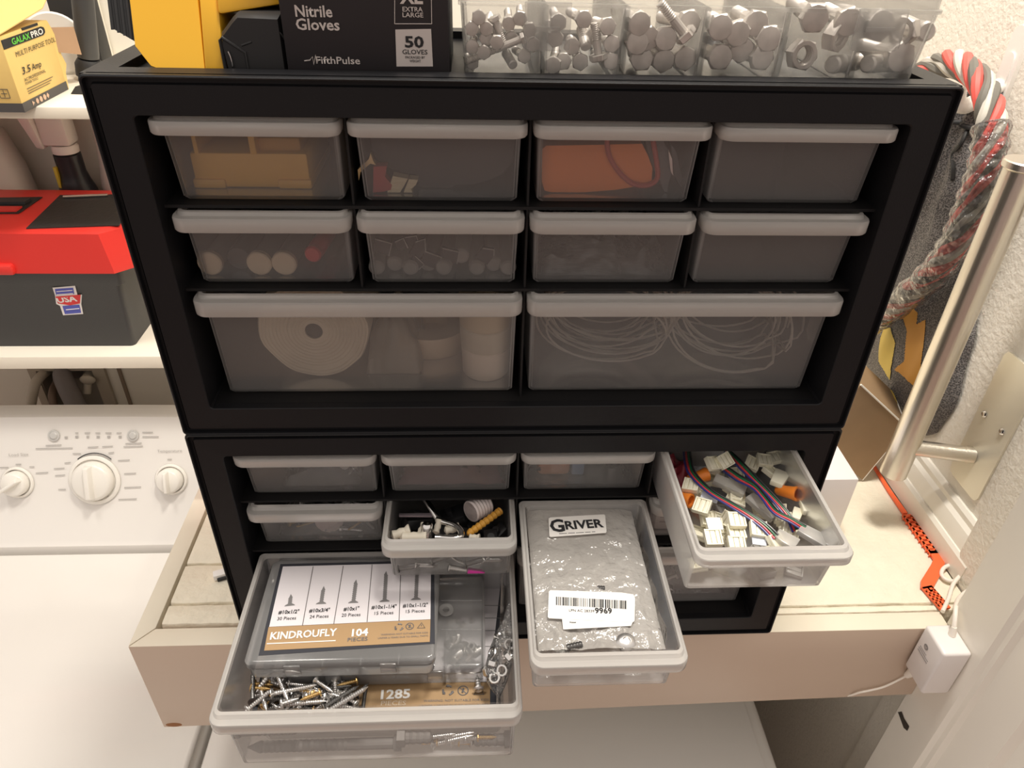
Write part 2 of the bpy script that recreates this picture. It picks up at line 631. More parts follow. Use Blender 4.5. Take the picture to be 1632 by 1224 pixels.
b.hexa([(-0.1775, 0.030, TZ + 0.031), (-0.140, 0.040, TZ + 0.036), (-0.140, 0.095, TZ + 0.036), (-0.1775, 0.095, TZ + 0.031),
        (-0.1775, 0.040, TZ + 0.060), (-0.140, 0.048, TZ + 0.060), (-0.140, 0.095, TZ + 0.060), (-0.1775, 0.095, TZ + 0.060)], 0.002)
b.obj('nose_housing', YEL, t, world=True)
b = MB()
gp = [(-0.2385, 0.060), (-0.2385, 0.0235), (-0.2255, 0.0165), (-0.2225, 0.0165), (-0.2225, 0.060)]
b.loft([[(x, y, TZ + z) for x, z in gp] for y in (0.030, 0.095)]).bevel(0.001)
for i in range(4):
    x = -0.2375 + i * 0.0032
    b.tube([(x, 0.0298, TZ + 0.0225 - i * 0.0014), (x, 0.0298, TZ + 0.059)], 0.0009, 8)
for v in b.bm.verts:
    v.co.y += max(0, v.co.z - TZ - .004) * .36 - .006
b.obj('grip', RUB, t, world=True)
b = MB()
cl = [(-0.1760, 0.000), (-0.1772, 0.018), (-0.1762, 0.0225), (-0.1690, 0.0300), (-0.1655, 0.0330), (-0.1420, 0.0325), (-0.1420, 0.0)]
rg = []
for y, k in ((0.0240, 0.93), (0.0275, 1.0), (0.09, 1.0)):
    rg.append([(-0.160 + (x + 0.160) * k, y, TZ + z * k) for x, z in cl])
b.loft(rg).bevel(0.0012, 2, 0.4)
for i in range(4):
    x = -0.1690 + i * 0.0058
    b.tube(loop_pts([(x, 0.0262, TZ + 0.0262 - 0.0008 * i), (x + 0.0045, 0.0250, TZ + 0.0258), (x + 0.0085, 0.0250, TZ + 0.0232), (x + 0.0108, 0.0255, TZ + 0.0195)], 4), 0.0006, 6)
b.tube([(-0.1768, 0.0243, TZ + 0.0005), (-0.1770, 0.0243, TZ + 0.0190), (-0.1757, 0.0243, TZ + 0.0205), (-0.1640, 0.0240, TZ + 0.0128), (-0.1640, 0.0240, TZ + 0.0005)], 0.0010, 8)
b.tube([(-0.1655, 0.0243, TZ + 0.0165), (-0.1595, 0.0243, TZ + 0.0185)], 0.0008, 6)
b.obj('clamp_end', RUB, t, world=True)
b = MB()
b.tube(loop_pts([(-0.1742, 0.0228, TZ + 0.0003), (-0.1722, 0.0228, TZ + 0.0055), (-0.1724, 0.0228, TZ + 0.0105), (-0.1732, 0.0228, TZ + 0.0135)], 5), 0.00045, 6)
b.obj('wire_spring', STEEL, t, world=True, label='bright curved wire spring')

# black glove box
BOXB = mat('black_carton', (0.022, 0.019, 0.021), 0.55, spec=0.4)
SILV = mat('pale_carton_print', (0.60, 0.55, 0.52), 0.5)
INK = mat('black_ink', (0.012, 0.012, 0.014), 0.6)
t = thing('glove_box', 'black carton of nitrile gloves standing on the upper cabinet', 'box', (-0.0945, 0.06, TZ))
gx0, gx1, gy = -0.1405, -0.0478, 0.0206
MB().box(gx0, gx1, gy, 0.105, TZ, TZ + 0.125, 0.0008).obj('carton', BOXB, t, world=True)


def face_at(px, py, y):
    p = at(px, py, 1, y)
    return p


def front_text(s, u0, v0, u1, h, m, par, y, bold=0.0, name='lettering'):
    """lettering on a face that looks towards -y, between photo columns u0..u1 on the base line v0"""
    a, c = at(u0, v0, 1, y), at(u1, v0, 1, y)
    loc = frame(a - V((0, 0.0001, 0)), (1, 0, 0), (0, 0, 1))
    return textw(s, (c - a).length, h, m, par, mw(par).inverted() @ loc, name, bold)


fy = gy - 0.0002
front_text('Nitrile', 470, 26, 529, 0.0056, SILV, t, fy, 0.02)
front_text('Gloves', 472, 47, 541, 0.0056, SILV, t, fy, 0.02)
front_text('FifthPulse', 503, 101, 573, 0.0037, SILV, t, fy, 0.012)
b = MB()
pl = [at(u, w, 1, fy - 0.0002) for u, w in ((485, 97), (494, 96), (498, 90), (500, 103), (503, 88), (505, 101), (508, 96), (511, 96))]
b.tube(pl, 0.00028, 4)
b.obj('pulse_emblem', SILV, t, world=True)
b = MB()
for P, Q in (((629, 38), (688, 38)), ((629, -25), (629, 38)), ((688, 38), (687, -25))):
    b.tube([at(P[0], P[1], 1, fy - .0001), at(Q[0], Q[1], 1, fy - .0001)], 0.0002, 4)
b.obj('size_frame', SILV, t, world=True)
front_text('XL', 639, 5, 676, 0.0070, SILV, t, fy, 0.03)
front_text('EXTRA', 641, 18, 673, 0.0023, SILV, t, fy, 0.01)
front_text('LARGE', 641, 27, 674, 0.0023, SILV, t, fy, 0.01)
lab = quad('count_label', [at(u, w, 1, fy - .0001) for u, w in ((632, 106), (690, 106), (687, 46), (630, 47))], SILV, t, world=True)
fy2 = fy - 0.0002
front_text('50', 645, 75, 675, 0.0056, INK, t, fy2, 0.03)
front_text('GLOVES', 641, 86, 681, 0.0024, INK, t, fy2, 0.01)
front_text('PACKAGED BY', 646, 93, 677, 0.0013, INK, t, fy2, 0.01)
front_text('WEIGHT', 653, 99, 671, 0.0013, INK, t, fy2, 0.01)

# clear compartment organiser full of bolts
CLR = clear('clear_box_plastic', (0.93, 0.91, 0.87), alpha=0.10, edge=0.30, rough=0.12, trans=0.75, gloss=0.16)
CLRL = clear('clear_lid_plastic', (0.93, 0.91, 0.87), alpha=0.26, edge=0.35, rough=0.15, trans=0.75, gloss=0.2)
org = thing('bolt_organizer', 'clear six-compartment plastic organizer full of bolts on the upper cabinet', 'organizer', (0.095, 0.08, TZ))
CB = [-0.0400, 0.0062, 0.0526, 0.0992, 0.1464, 0.1920, 0.2292]
oy0, oy1, oz1 = 0.0206, 0.150, 0.5385


def bin_rings(x0, x1, y0, y1, z0, z1, fl0, fl1, t=0.0009):
    def rg(ins, z, k, r):
        return [(x, y, z) for x, y in rrect(x0 - fl0 * k + ins, x1 + fl1 * k + ins * -1, y0 + ins, y1 - ins, r, r, 4)]
    return [rg(t, z1, 1, .003), rg(t, z0 + .004, .1, .004), rg(.003, z0 + .0012, 0, .004), rg(.0025, z0, 0, .005), rg(.0005, z0 + .003, .1, .005), rg(0, z1, 1, .004)]


b = MB()
for i in range(6):
    b.loft(bin_rings(CB[i] + .0003, CB[i + 1] - .0003, oy0, oy1, TZ + 0.0002, oz1, 0.0016 if i == 0 else 0, 0.0045 if i == 5 else 0), cap0=False, cap1=False)
    b.box(CB[i] + .006, CB[i + 1] - .006, oy0 + .006, oy1 - .006, TZ + .0003, TZ + .0010)
b.obj('tray', CLR, org, world=True)
b = MB()
lx0, lx1 = -0.0425, 0.2350


def lr(i, z, r=.005):
    return [(x, y, z) for x, y in rrect(lx0 + i, lx1 - i, oy0 - 0.0012 + i, oy1 + .001 - i, r, r, 4)]


b.loft([lr(.0, oz1 - .0008), lr(0, oz1 + .0012), lr(.0015, oz1 + .0016), lr(.0018, oz1 + .0135), lr(.003, oz1 + .0145)], cap0=False)
b.obj('lid', CLRL, org, world=True)
for u0, u1 in ((834, 907), (1353, 1430)):
    a, c = at(u0, 80, 1, 0.019), at(u1, 80, 1, 0.019)
    b = MB()
    b.loft([[(x, y, z) for x, z in rrect(a.x, c.x, a.z, oz1 + .002, .0025, .0006, 4)] for y in (0.0192, 0.0178)]).bevel(.0003, 1)
    b.box(a.x + .006, c.x - .006, 0.0168, 0.0180, a.z + .010, a.z + .0125)
    b.obj('latch', CLRL, org, world=True)

ZN = mat('galvanised_steel', (0.76, 0.70, 0.64), 0.42, metal=0.4, var=0.18, vscale=120)
ZY = mat('yellow_zinc', (0.85, 0.60, 0.24), 0.35, metal=0.75)


def threads(b, p0, p1, r, pitch, n=10):
    """ridged shank from p0 to p1 along z"""
    L = p1 - p0
    k = max(2, int(L / pitch))
    pr = []
    for i in range(k):
        z = p0 + L * i / k
        pr += [(r * 0.84, z), (r, z + L / k * 0.5)]
    pr += [(r * 0.84, p1)]
    return pr


def bolt_mesh(R, L, shank=0.55, hole=False):
    """hex bolt: head face at z = 0, shank towards +z"""
    b = MB()
    h = R * 0.62
    hexr = lambda r, z: [(r * math.cos(PI / 3 * i), r * math.sin(PI / 3 * i), z) for i in range(6)]
    n = 12
    ring = lambda r, z: [(r * math.cos(2 * PI * i / n), r * math.sin(2 * PI * i / n), z) for i in range(n)]
    hex12 = lambda r, z: [V(hexr(r, z)[i // 2]) if i % 2 == 0 else (V(hexr(r, z)[i // 2]) + V(hexr(r, z)[(i // 2 + 1) % 6])) / 2 for i in range(12)]
    rs = R * shank
    pr = [(rs, h), (rs, h + (L - h) * 0.45)] + threads(b, h + (L - h) * 0.45, L, rs, rs * 0.42)
    b.loft([ring(R * 0.82, 0), ring(R * 0.86, R * .01), hex12(R, R * 0.10), hex12(R, h), ring(rs * 1.02, h)] + [ring(r, z) for r, z in pr])
    return b.mesh('hex_bolt', ZN, 0.5)


def nut_mesh(R, H=0.85):
    b = MB()
    n = 12
    hx = [(math.cos(PI / 3 * i), math.sin(PI / 3 * i)) for i in range(6)]
    p12 = []
    for i in range(6):
        a, c = hx[i], hx[(i + 1) % 6]
        p12 += [a, ((a[0] + c[0]) / 2, (a[1] + c[1]) / 2)]
    hexr = lambda r, z: [(x * r, y * r, z) for x, y in p12]
    ring = lambda r, z: [(r * math.cos(2 * PI * i / n), r * math.sin(2 * PI * i / n), z) for i in range(n)]
    h = R * H
    rs = []
    for k in range(4):
        z = h * (0.9 - 0.8 * k / 3)
        rs += [ring(R * .52, z), ring(R * .58, z - h * .06)]
    b.loft([ring(R * .62, 0), ring(R * .86, 0), hexr(R, R * .1), hexr(R, h - R * .1), ring(R * .86, h), ring(R * .62, h)] + rs, loop=True)
    return b.mesh('hex_nut', ZN, 0.5)


def put(name, me, loc, direction, roll=0.0, **tags):
    """place a mesh with its +z along direction"""
    o = bpy.data.objects.new(name, me)
    COL.objects.link(o)
    o.rotation_euler = (V(direction).to_track_quat('Z', 'Y').to_matrix() @ Matrix.Rotation(roll, 3, 'Z')).to_euler()
    o.location = loc
    for k, x in tags.items():
        o[k] = x
    return o


CNAME = ['first compartment from the left', 'second compartment from the left', 'third compartment from the left', 'fourth compartment from the left', 'fifth compartment from the left', 'rightmost compartment']
BM = {}
HEADS = [
    (0.0043, 0.034, [(763, 28), (751, 46), (775, 46), (751, 75), (775, 62), (792, 68), (771, 84), (811, 38), (750, 100), (836, 90), (829, 30), (845, 48), (852, 72), (790, 45), (815, 62)]),
    (0.0052, 0.040, [(931, 31), (969, 42), (975, 70), (898, 98), (925, 99), (877, 104), (977, 98), (912, 74), (885, 62), (946, 58), (890, 36)]),
    (0.0073, 0.048, [(1020, 38), (1034, 62), (1023, 94), (1058, 97), (1102, 94), (1009, 68), (1062, 62), (1105, 36)]),
    (0.0078, 0.050, [(1177, 54), (1149, 91), (1216, 92), (1206, 38), (1183, 80), (1145, 44), (1232, 62)]),
    (0.0086, 0.045, [(1300, 30), (1366, 36)]),
    (0.0092, 0.050, [(1456, 92), (1405, 40)]),
]
for ci, (R, L, pts) in enumerate(HEADS):
    me = bolt_mesh(R, L)
    lo, hi = CB[ci] + R + .0008, CB[ci + 1] - R - .0008
    for k, (u, w) in enumerate(pts):
        d = 0.0232 + 0.0012 * (k % 5) + (0.004 if k > 6 else 0)
        p = at(u, w, 1, d)
        p.x = min(max(p.x, lo), hi)
        p.z = max(p.z, TZ + R + 0.0012)
        o = put('hex_bolt', me, p, (rnd.uniform(-.14, .14), 1, rnd.uniform(-.12, .06)), rnd.uniform(0, 6),
                label='hex bolt lying head forward in the %s of the organizer' % CNAME[ci], category='bolt', group='hex bolts in organizer compartment ' + 'abcdef'[ci])


def lying(u0, w0, u1, w1, R, shank, y, label, head_first=True, kind='hex_bolt', yb=None):
    a, c = at(u0, w0, 1, y), at(u1, w1, 1, y if yb is None else yb)
    L = (c - a).length
    me = bolt_mesh(R, L, shank)
    return put(kind, me, a, c - a, 0.3, label=label, category='bolt')


lying(836, 60, 741, 99, 0.0034, 0.62, 0.0268, 'long smooth bolt lying slantwise across the first compartment of the bolt organizer')
lying(786, 26, 806, 74, 0.0040, 0.55, 0.0300, 'short bolt standing on end behind the slanting one in the leftmost compartment')
lying(955, 96, 946, 36, 0.0056, 0.42, 0.0262, 'threaded bolt standing head down in the second compartment of the bolt organizer')
lying(1096, 60, 1052, 4, 0.0064, 0.45, 0.0255, 'threaded bolt leaning head down across the third compartment of the bolt organizer')
for u, w, R, dr, lb in ((1283, 88, 0.0092, (-.15, 1, -.1), 'large open hex nut at the front of the fifth organizer compartment'), (1341, 60, 0.0092, (-.55, .8, .05), 'large hex nut leaning behind the right latch of the organizer'),
                        (1436, 50, 0.0088, (.8, .55, 0), 'large hex nut on edge in the rightmost organizer compartment, behind the latch')):
    p = at(u, w, 1, 0.027)
    p.z = max(p.z, TZ + R)
    put('hex_nut', nut_mesh(R), p, dr, 0.2, label=lb, category='nut')


def stud(u0, w0, y0, u1, w1, y1, r, label):
    a, c = at(u0, w0, 1, y0), at(u1, w1, 1, y1)
    b = MB()
    L = (c - a).length
    b.lathe([(r * .8, 0), (r, r * .2), (r, L * .4)] + threads(b, L * .4, L, r, r * .5) + [(r * .7, L)], 14)
    return put('stud', b.mesh('stud', ZN, 0.5), a, c - a, 0, label=label, category='stud')


stud(1326, 103, 0.026, 1366, 98, 0.05, 0.0052, 'round stud end lying beside the open nut in the fifth organizer compartment')
stud(1382, 102, 0.027, 1442, 100, 0.06, 0.0052, 'round stud lying low in the rightmost organizer compartment')
stud(1478, 50, 0.026, 1440, 44, 0.06, 0.0056, 'thick stud lying high in the rightmost organizer compartment under the lid')
stud(934, 76, 0.0262, 926, 44, 0.040, 0.0030, 'slim stud leaning between bolts in the second organizer compartment')
stud(818, 104, 0.0262, 806, 84, 0.040, 0.0028, 'slim stud end at the floor of the first organizer compartment')
# ------------------------------------------------------------------ left: shelves and what stands on them
SHW = mat('shelf_paint', (0.86, 0.80, 0.68), 0.5, bump=0.08, bscale=40)
for nm, z0, z1, xr, lb in (('wall_shelf', 0.0200, 0.0400, -0.40, 'lower cream wall shelf carrying the red toolbox above the washer'), ('wall_shelf', 0.3585, 0.3720, -0.42, 'upper white wall shelf carrying the yellow tool carton')):
    o = MB().box(-1.25, xr, 0.44, 0.7195, z0, z1, 0.0015).obj(nm, SHW, org=(-0.8, 0.58, z0), label=lb, category='shelf')

# red and black toolbox
RED = mat('red_toolbox_plastic', (0.80, 0.045, 0.035), 0.38)
TBK = mat('dark_toolbox_plastic', (0.040, 0.040, 0.042), 0.5, bump=0.1, bscale=600)
TBX = mat('black_lid_insert', (0.030, 0.028, 0.027), 0.6, bump=0.3, bscale=160)
tb = thing('toolbox', 'red-lidded dark grey plastic toolbox on the lower wall shelf', 'toolbox', (-0.70, 0.56, 0.040))
b = MB()


def tr(x0, x1, y0, y1, z, r):
    return [(x, y, z) for x, y in rrect(x0, x1, y0, y1, r, r, 3)]


b.loft([tr(-.885, -.5135, .468, .594, .040, .006), tr(-.893, -.505, .4637, .596, .1360, .007), tr(-.898, -.500, .461, .598, .1390, .008), tr(-.901, -.497, .459, .600, .165, .008)])
b.obj('body', TBK, tb, world=True)
b = MB()


def lidr(x0, x1, y0, y1, z, c):
    return [(x0 + c, y0, z), (x1 - c, y0, z), (x1, y0 + c, z), (x1, y1 - c, z), (x1 - c, y1, z), (x0 + c, y1, z), (x0, y1 - c, z), (x0, y0 + c, z)]


b.loft([lidr(-.915, -.480, .452, .609, .160, .022), lidr(-.915, -.480, .452, .609, .166, .022), lidr(-.909, -.487, .456, .606, .213, .022), lidr(-.905, -.492, .460, .603, .216, .022)]).bevel(.003, 2, .35)
b.obj('lid', RED, tb, world=True)
ins = [((42, 365), (190, 360), (215, 318), (178, 311), (96, 312)), ((-60, 341), (30, 341), (68, 315), (-60, 317))]
for poly in ins:
    P = [at(u, w, 2, 0.2163) for u, w in poly]
    b = MB()
    b.loft([[p for p in P], [p + V((0, 0, .0012)) for p in P]])
    q = b.obj('lid_insert', TBX, tb, world=True, smooth=0.4)
P = [at(u, w, 2, 0.2172) for u, w in ((-60, 339), (26, 338), (36, 331), (-60, 331))]
b = MB(); b.loft([P, [p + V((0, 0, .0022)) for p in P]]); b.obj('handle_well', RED, tb, world=True, smooth=0.4)
P = [at(u, w, 2, 0.2178) for u, w in ((-40, 327), (40, 326), (50, 320), (-40, 321))]
b = MB(); b.loft([P, [p + V((0, 0, .004)) for p in P]]); b.obj('handle', TBK, tb, world=True, smooth=0.4)
b = MB()
b.tube([at(101, 314, 2, 0.2195), at(172, 311, 2, 0.2195)], 0.0022, 8)
b.obj('hinge_pin', STEEL, tb, world=True, label='silver hinge pin on lid')
b = MB()
p = at(8, 428, 1, .450)
b.box(p.x - .03, p.x + .011, .445, .4555, p.z - .008, p.z + .006, .003)
b.obj('latch', RED, tb, world=True)
# sticker with the flag-coloured USA badge
WH = mat('white_print', (0.88, 0.85, 0.82), 0.5)
BLUE = mat('blue_print', (0.10, 0.12, 0.50), 0.5)
REDP = mat('red_print', (0.75, 0.05, 0.05), 0.5)


def facep(u, w, lift=0.0):
    p = hitp(u, w, (-.7, .468, .040), (0, -1, -.045))
    return p - V((0, .0008 + lift, 0))


st = quad('sticker', [facep(*q) for q in ((84, 458), (120, 455), (124, 470), (131, 469), (130, 484), (133, 500), (101, 502), (96, 487), (90, 484), (88, 470))], WH, tb, world=True)
quad('blue_panel', [facep(u, w, .0003) for u, w in ((88, 460), (117, 458), (119, 468), (90, 470))], BLUE, st, world=True)
quad('blue_panel', [facep(u, w, .0003) for u, w in ((100, 487), (127, 485), (130, 498), (104, 500))], BLUE, st, world=True)
quad('red_panel', [facep(u, w, .0003) for u, w in ((89, 472), (129, 469), (128, 483), (112, 486), (93, 483))], REDP, st, world=True)
a, c = facep(93, 482, .0005), facep(124, 479, .0005)
textw('USA', (c - a).length, .0085, WH, st, mw(st).inverted() @ frame(a, c - a, (0, 0, 1)), bold=.03)
for s, u0, w0, u1, w1 in (('PROUDLY', 91, 464, 116, 462), ('MADE IN', 91, 469, 117, 467)):
    a, c = facep(u0, w0, .0005), facep(u1, w1, .0005)
    q = MB(); q.tube([a, c], .0006, 4); q.obj('small_print', WH, st, world=True)
a, c = facep(106, 493, .0005), facep(127, 491, .0005)
q = MB(); q.tube([a, c], .0006, 4); q.obj('small_print', WH, st, world=True)

# yellow tool carton on the upper shelf
CART = mat('tan_yellow_carton', (0.80, 0.56, 0.19), 0.55, var=0.05, vscale=20)
CARTI = mat('brown_carton_inside', (0.40, 0.25, 0.15), 0.8)
DGREY = mat('dark_grey_print', (0.075, 0.07, 0.068), 0.55)
GRN = mat('green_print', (0.13, 0.62, 0.06), 0.5)
gb = thing('tool_carton', 'yellow tan multi purpose tool carton with torn end on the upper shelf', 'box', (-0.60, 0.47, 0.3722))
X = -0.524
MB().box(-0.70, X, 0.416, 0.520, 0.3722, 0.4480, .0006).obj('carton', CART, gb, world=True)
MB().box(-0.7004, X + .0004, 0.4156, 0.5204, 0.3721, 0.3815).obj('dark_band', DGREY, gb, world=True, label='dark grey band round carton base')
b = MB()
fl = [(X + .001, .414, .4490), (X + .002, .515, .4605), (X - .010, .560, .4680)]
b.loft([[(x_, y_, z_), (x_, y_, z_ + .001)] for x_, y_, z_ in fl] and [[(-.70, y_, z_) for x_, y_, z_ in fl] + [(-.70, y_, z_ + .001) for x_, y_, z_ in fl[::-1]], [(x_, y_, z_) for x_, y_, z_ in fl] + [(x_, y_, z_ + .001) for x_, y_, z_ in fl[::-1]]])
b.obj('lid_flap', CART, gb, world=True)
b = MB()
ys = [.520, .524, .528, .532, .529, .534, .527, .522]
zs = [.4472, .440, .430, .420, .410, .398, .390, .372]
b.loft([[(x, .5195, z), (x, y, z)] for x in (X - .0008, X) for y, z in ()] or [[(X - .001, .5195, z) for z in zs], [(X - .001, y, z) for y, z in zip(ys, zs)], [(X, y, z) for y, z in zip(ys, zs)], [(X, .5195, z) for z in zs]], closed=False, cap0=False, cap1=False)
b.obj('torn_edge', CART, gb, world=True)
b = MB()
b.hexa([(X - .002, .5205, .414), (X + .014, .548, .406), (X + .014, .549, .406), (X - .002, .5215, .414), (X - .004, .5205, .440), (X + .012, .552, .436), (X + .012, .553, .436), (X - .004, .5215, .440)])
b.obj('end_flap', CARTI, gb, world=True, label='brown inside of bent end flap')
b = MB()
b.box(X - .0003, X + .0006, .462, .497, .4462, .4487)
b.obj('dark_slot', INK, gb, world=True)


def side_text(s, y0, z0, w, h, m, bold=0.01, shear=0.0, lift=.0008):
    return textw(s, w, h, m, gb, mw(gb).inverted() @ frame((X + lift, y0, z0), (0, 1, 0), (0, 0, 1)), bold=bold, shear=shear)


b = MB()
b.loft([[(x, y, z) for y, z in ((.4166, .4352), (.5020, .4352), (.5075, .4372), (.5085, .4400), (.5075, .4425), (.5020, .4442), (.4166, .4442))] for x in (X + .0002, X + .0005)])
b.obj('brand_panel', INK, gb, world=True, smooth=0)
side_text('GALAX', .434, .4368, .0385, .0058, GRN, .02)
side_text('PRO', .475, .4368, .027, .0058, WH, .02)
side_text('MULTI PURPOSE TOOL', .433, .4248, .090, .0050, INK, .0, .2)
side_text('3.5', .4335, .4070, .020, .0068, INK, .01, .25)
side_text('Amp', .4555, .4070, .022, .0060, INK, .01, .25)
side_text('AC PROFESSIONAL', .4340, .4000, .048, .0030, INK, .01, .1)
side_text('POWER TOOLS', .4335, .3965, .028, .0024, INK, .01, .1)
b = MB()
for z, l in ((.3920, .060), (.3895, .055), (.3872, .050)):
    b.box(X + .0003, X + .0006, .434, .434 + l, z, z + .0005)
b.obj('small_print', DGREY, gb, world=True)
b = MB()
for i, (y, k) in enumerate(((.4365, 3), (.446, 6), (.4545, 14), (.463, 14), (.4705, 4))):
    b.lathe([(.0030, 0), (.0030, .0003)], k, (1, 0, 0), (X + .0006, y, .3770))
b.obj('care_symbols', mat('copper_print', (.62, .42, .30), .5), gb, world=True, smooth=0)
b = MB()
for dx in (0, -.016):
    for P, Q in (((0, 0), (.010, 0)), ((.010, 0), (.010, .009)), ((.010, .009), (0, .009)), ((0, .009), (0, 0)), ((.002, .0045), (.008, .0045)), ((.005, .001), (.005, .008))):
        b.tube([(X - .020 + dx + P[0], .4157, .387 + P[1]), (X - .020 + dx + Q[0], .4157, .387 + Q[1])], .0003, 4)
b.obj('handling_icons', DGREY, gb, world=True)

# white spool disc, black tool and small black piece behind the carton
p = at(84, 50, 1, .60)
p.z = .3728 + .036
b = MB()
b.lathe([(.004, 0), (.012, 0), (.012, .001), (.034, .001), (.036, .003), (.034, .005), (.012, .005), (.004, .006)], 40, (.35, -1, .05), (p.x, .60, .3735 + .036))
b.obj('spool', mat('white_plastic', (.80, .77, .73), .4), org=(p.x, .60, .3722), label='white plastic spool disc standing behind the yellow tool carton', category='spool')
t = thing('hand_vacuum', 'dark grey round-barrelled tool standing behind the carton against the wall', 'tool', (-.555, .575, .3722))
a, c = at(141, 93, 1, .575), at(129, -30, 1, .575)
b = MB()
b.lathe([(.0001, 0), (.012, .001), (.0125, .006), (.0125, (c - a).length), (.001, (c - a).length + .002)], 20, c - a, a)
b.obj('barrel', mat('charcoal_plastic', (.05, .05, .052), .45), t, world=True)
a = at(142, 97, 1, .575)
b = MB()
b.lathe([(.010, -.020), (.0165, -.018), (.0165, -.004), (.013, .002), (.001, .003)], 20, c - a, a)
b.obj('base', RUB, t, world=True)
b = MB()
p = at(112, -2, 1, .63)
b.box(p.x - .030, p.x + .022, .625, .66, .3722, p.z + .03, .006)
b.obj('tool_case', RUB, org=(p.x, .64, .3722), label='black hard case behind the white spool on the upper shelf', category='case')
p = at(121, 148, 2, .3725)
b = MB()
b.loft([[(p.x + x, p.y + y, .3724) for x, y in ((-.004, -.005), (.014, -.006), (.014, .022), (.004, .018))], [(p.x + x, p.y + y, .380) for x, y in ((.002, -.001), (.012, -.001), (.012, .014), (.006, .012))]])
b.obj('scrap', RUB, org=(p.x, p.y, .3722), label='small black scrap lying on the upper shelf beside the cabinet corner', category='scrap')

# bottles on the lower shelf, behind the toolbox
t = thing('spray_bottle', 'black spray bottle with a white trigger head behind the toolbox', 'bottle', (-.632, .672, .040))
b = MB()
b.lathe([(.0001, 0), (.026, 0), (.028, .01), (.028, .135), (.026, .152), (.021, .168), (.0185, .180), (.0185, .206), (.0150, .208), (.0001, .208)], 28, None, (-.632, .672, .040))
b.obj('bottle', mat('black_bottle_plastic', (.016, .016, .02), .32), t, world=True)
b = MB()
b.lathe([(.0001, .2075), (.0178, .2085), (.0185, .2165), (.0165, .220), (.0001, .221)], 24, None, (-.632, .672, .040))
b.box(-.655, -.615, .655, .688, .2605, .310, .005)
b.hexa([(-.664, .655, .258), (-.653, .655, .256), (-.653, .672, .256), (-.664, .672, .258), (-.672, .640, .315), (-.655, .640, .315), (-.655, .672, .315), (-.672, .672, .315)], .003)
b.obj('trigger_head', mat('pinkish_white_plastic', (.80, .72, .68), .35), t, world=True)
b = MB()
b.hexa([(-.6515, .6570, .200), (-.6455, .6530, .200), (-.6440, .6620, .200), (-.6490, .6640, .200), (-.6515, .6580, .230), (-.6455, .6545, .230), (-.6440, .6630, .230), (-.6490, .6650, .230)])
b.obj('yellow_tab', mat('yellow_tab', (.75, .55, .05), .4), t, world=True, label='small yellow tab on neck')
b = MB()
b.lathe([(.0001, 0), (.044, 0), (.048, .012), (.048, .150), (.045, .185), (.034, .235), (.020, .262), (.020, .30), (.0001, .30)], 32, None, (-.745, .668, .040))
b.obj('jug', mat('pale_grey_jug', (.66, .60, .56), .35), org=(-.745, .668, .040), label='large pale grey jug behind the left end of the toolbox', category='jug')
b = MB()
b.lathe([(.0001, 0), (.024, 0), (.026, .01), (.026, .130), (.025, .160), (.021, .185), (.0165, .222), (.0165, .224), (.0155, .25), (.0155, .295), (.0001, .295)], 28, None, (-.577, .690, .040))
b.obj('bottle', mat('grey_bottle', (.58, .52, .48), .35), org=(-.577, .690, .040), label='plain grey bottle behind the toolbox, right of the black spray bottle', category='bottle')
t = thing('bottle', 'blue and white bottle half hidden between the toolbox and the cabinet', 'bottle', (-.524, .680, .040))
b = MB()
b.lathe([(.0001, 0), (.024, 0), (.026, .01), (.026, .150), (.016, .180), (.012, .19), (.012, .24), (.0001, .24)], 24, None, (-.524, .680, .040))
b.obj('bottle_body', mat('white_plastic', (.8, .77, .73), .4), t, world=True)
b = MB()
b.lathe([(.0262, .04), (.0264, .042), (.0264, .135), (.0262, .137)], 24, None, (-.524, .680, .040))
b.obj('blue_label', mat('blue_label', (.12, .16, .30), .5), t, world=True)

# ------------------------------------------------------------------ laundry supply box in the wall, hoses
sb = thing('supply_box', 'recessed grey washing machine supply box in the wall', 'supply box', (-.785, .72, -.30))
b = MB()
b.box(HX0, HX1, .7595, .762, HZ0, HZ1)
b.box(HX0 - .001, HX0 + .002, .716, .762, HZ0, HZ1); b.box(HX1 - .002, HX1 + .001, .716, .762, HZ0, HZ1)
b.box(HX0, HX1, .716, .762, HZ0 - .001, HZ0 + .002); b.box(HX0, HX1, .716, .762, HZ1 - .002, HZ1 + .001)
b.obj('box_shell', mat('dull_grey_plastic', (.30, .27, .23), .6), sb, world=True)
b = MB()
fr = (HX0 - .014, HX1 + .022, HZ0 - .014, HZ1 + .014)
FR = lambda x0, x1, z0, z1, y: [(x0, y, z0), (x1, y, z0), (x1, y, z1), (x0, y, z1)]
b.loft([FR(fr[0], fr[1], fr[2], fr[3], .7199), FR(fr[0], fr[1], fr[2], fr[3], .713), FR(HX0, HX1, HZ0, HZ1, .713), FR(HX0, HX1, HZ0, HZ1, .7199)], loop=True)
b.obj('face_frame', mat('taupe_frame', (.42, .37, .30), .5), sb, world=True)
GH = mat('grey_ribbed_hose', (.20, .18, .18), .6)
LH = mat('pale_hose', (.50, .45, .38), .5)
b = MB()
b.tube(loop_pts([(-.790, .752, -.190), (-.789, .715, -.172), (-.775, .690, -.185), (-.757, .668, -.225), (-.742, .640, -.290), (-.735, .63, -.40)], 6), .0165, 14)
b.obj('drain_hose', GH, org=(-.79, .75, -.19), label='thick dark grey drain hose curving out of the supply box', category='hose')
b = MB()
b.tube(loop_pts([(-.826, .750, -.180), (-.823, .700, -.170), (-.828, .68, -.182), (-.843, .665, -.230), (-.852, .655, -.29), (-.855, .65, -.40)], 6), .0085, 12)
b.obj('supply_hose', LH, org=(-.826, .75, -.18), label='thin pale supply hose at the left of the supply box', category='hose')
b = MB()
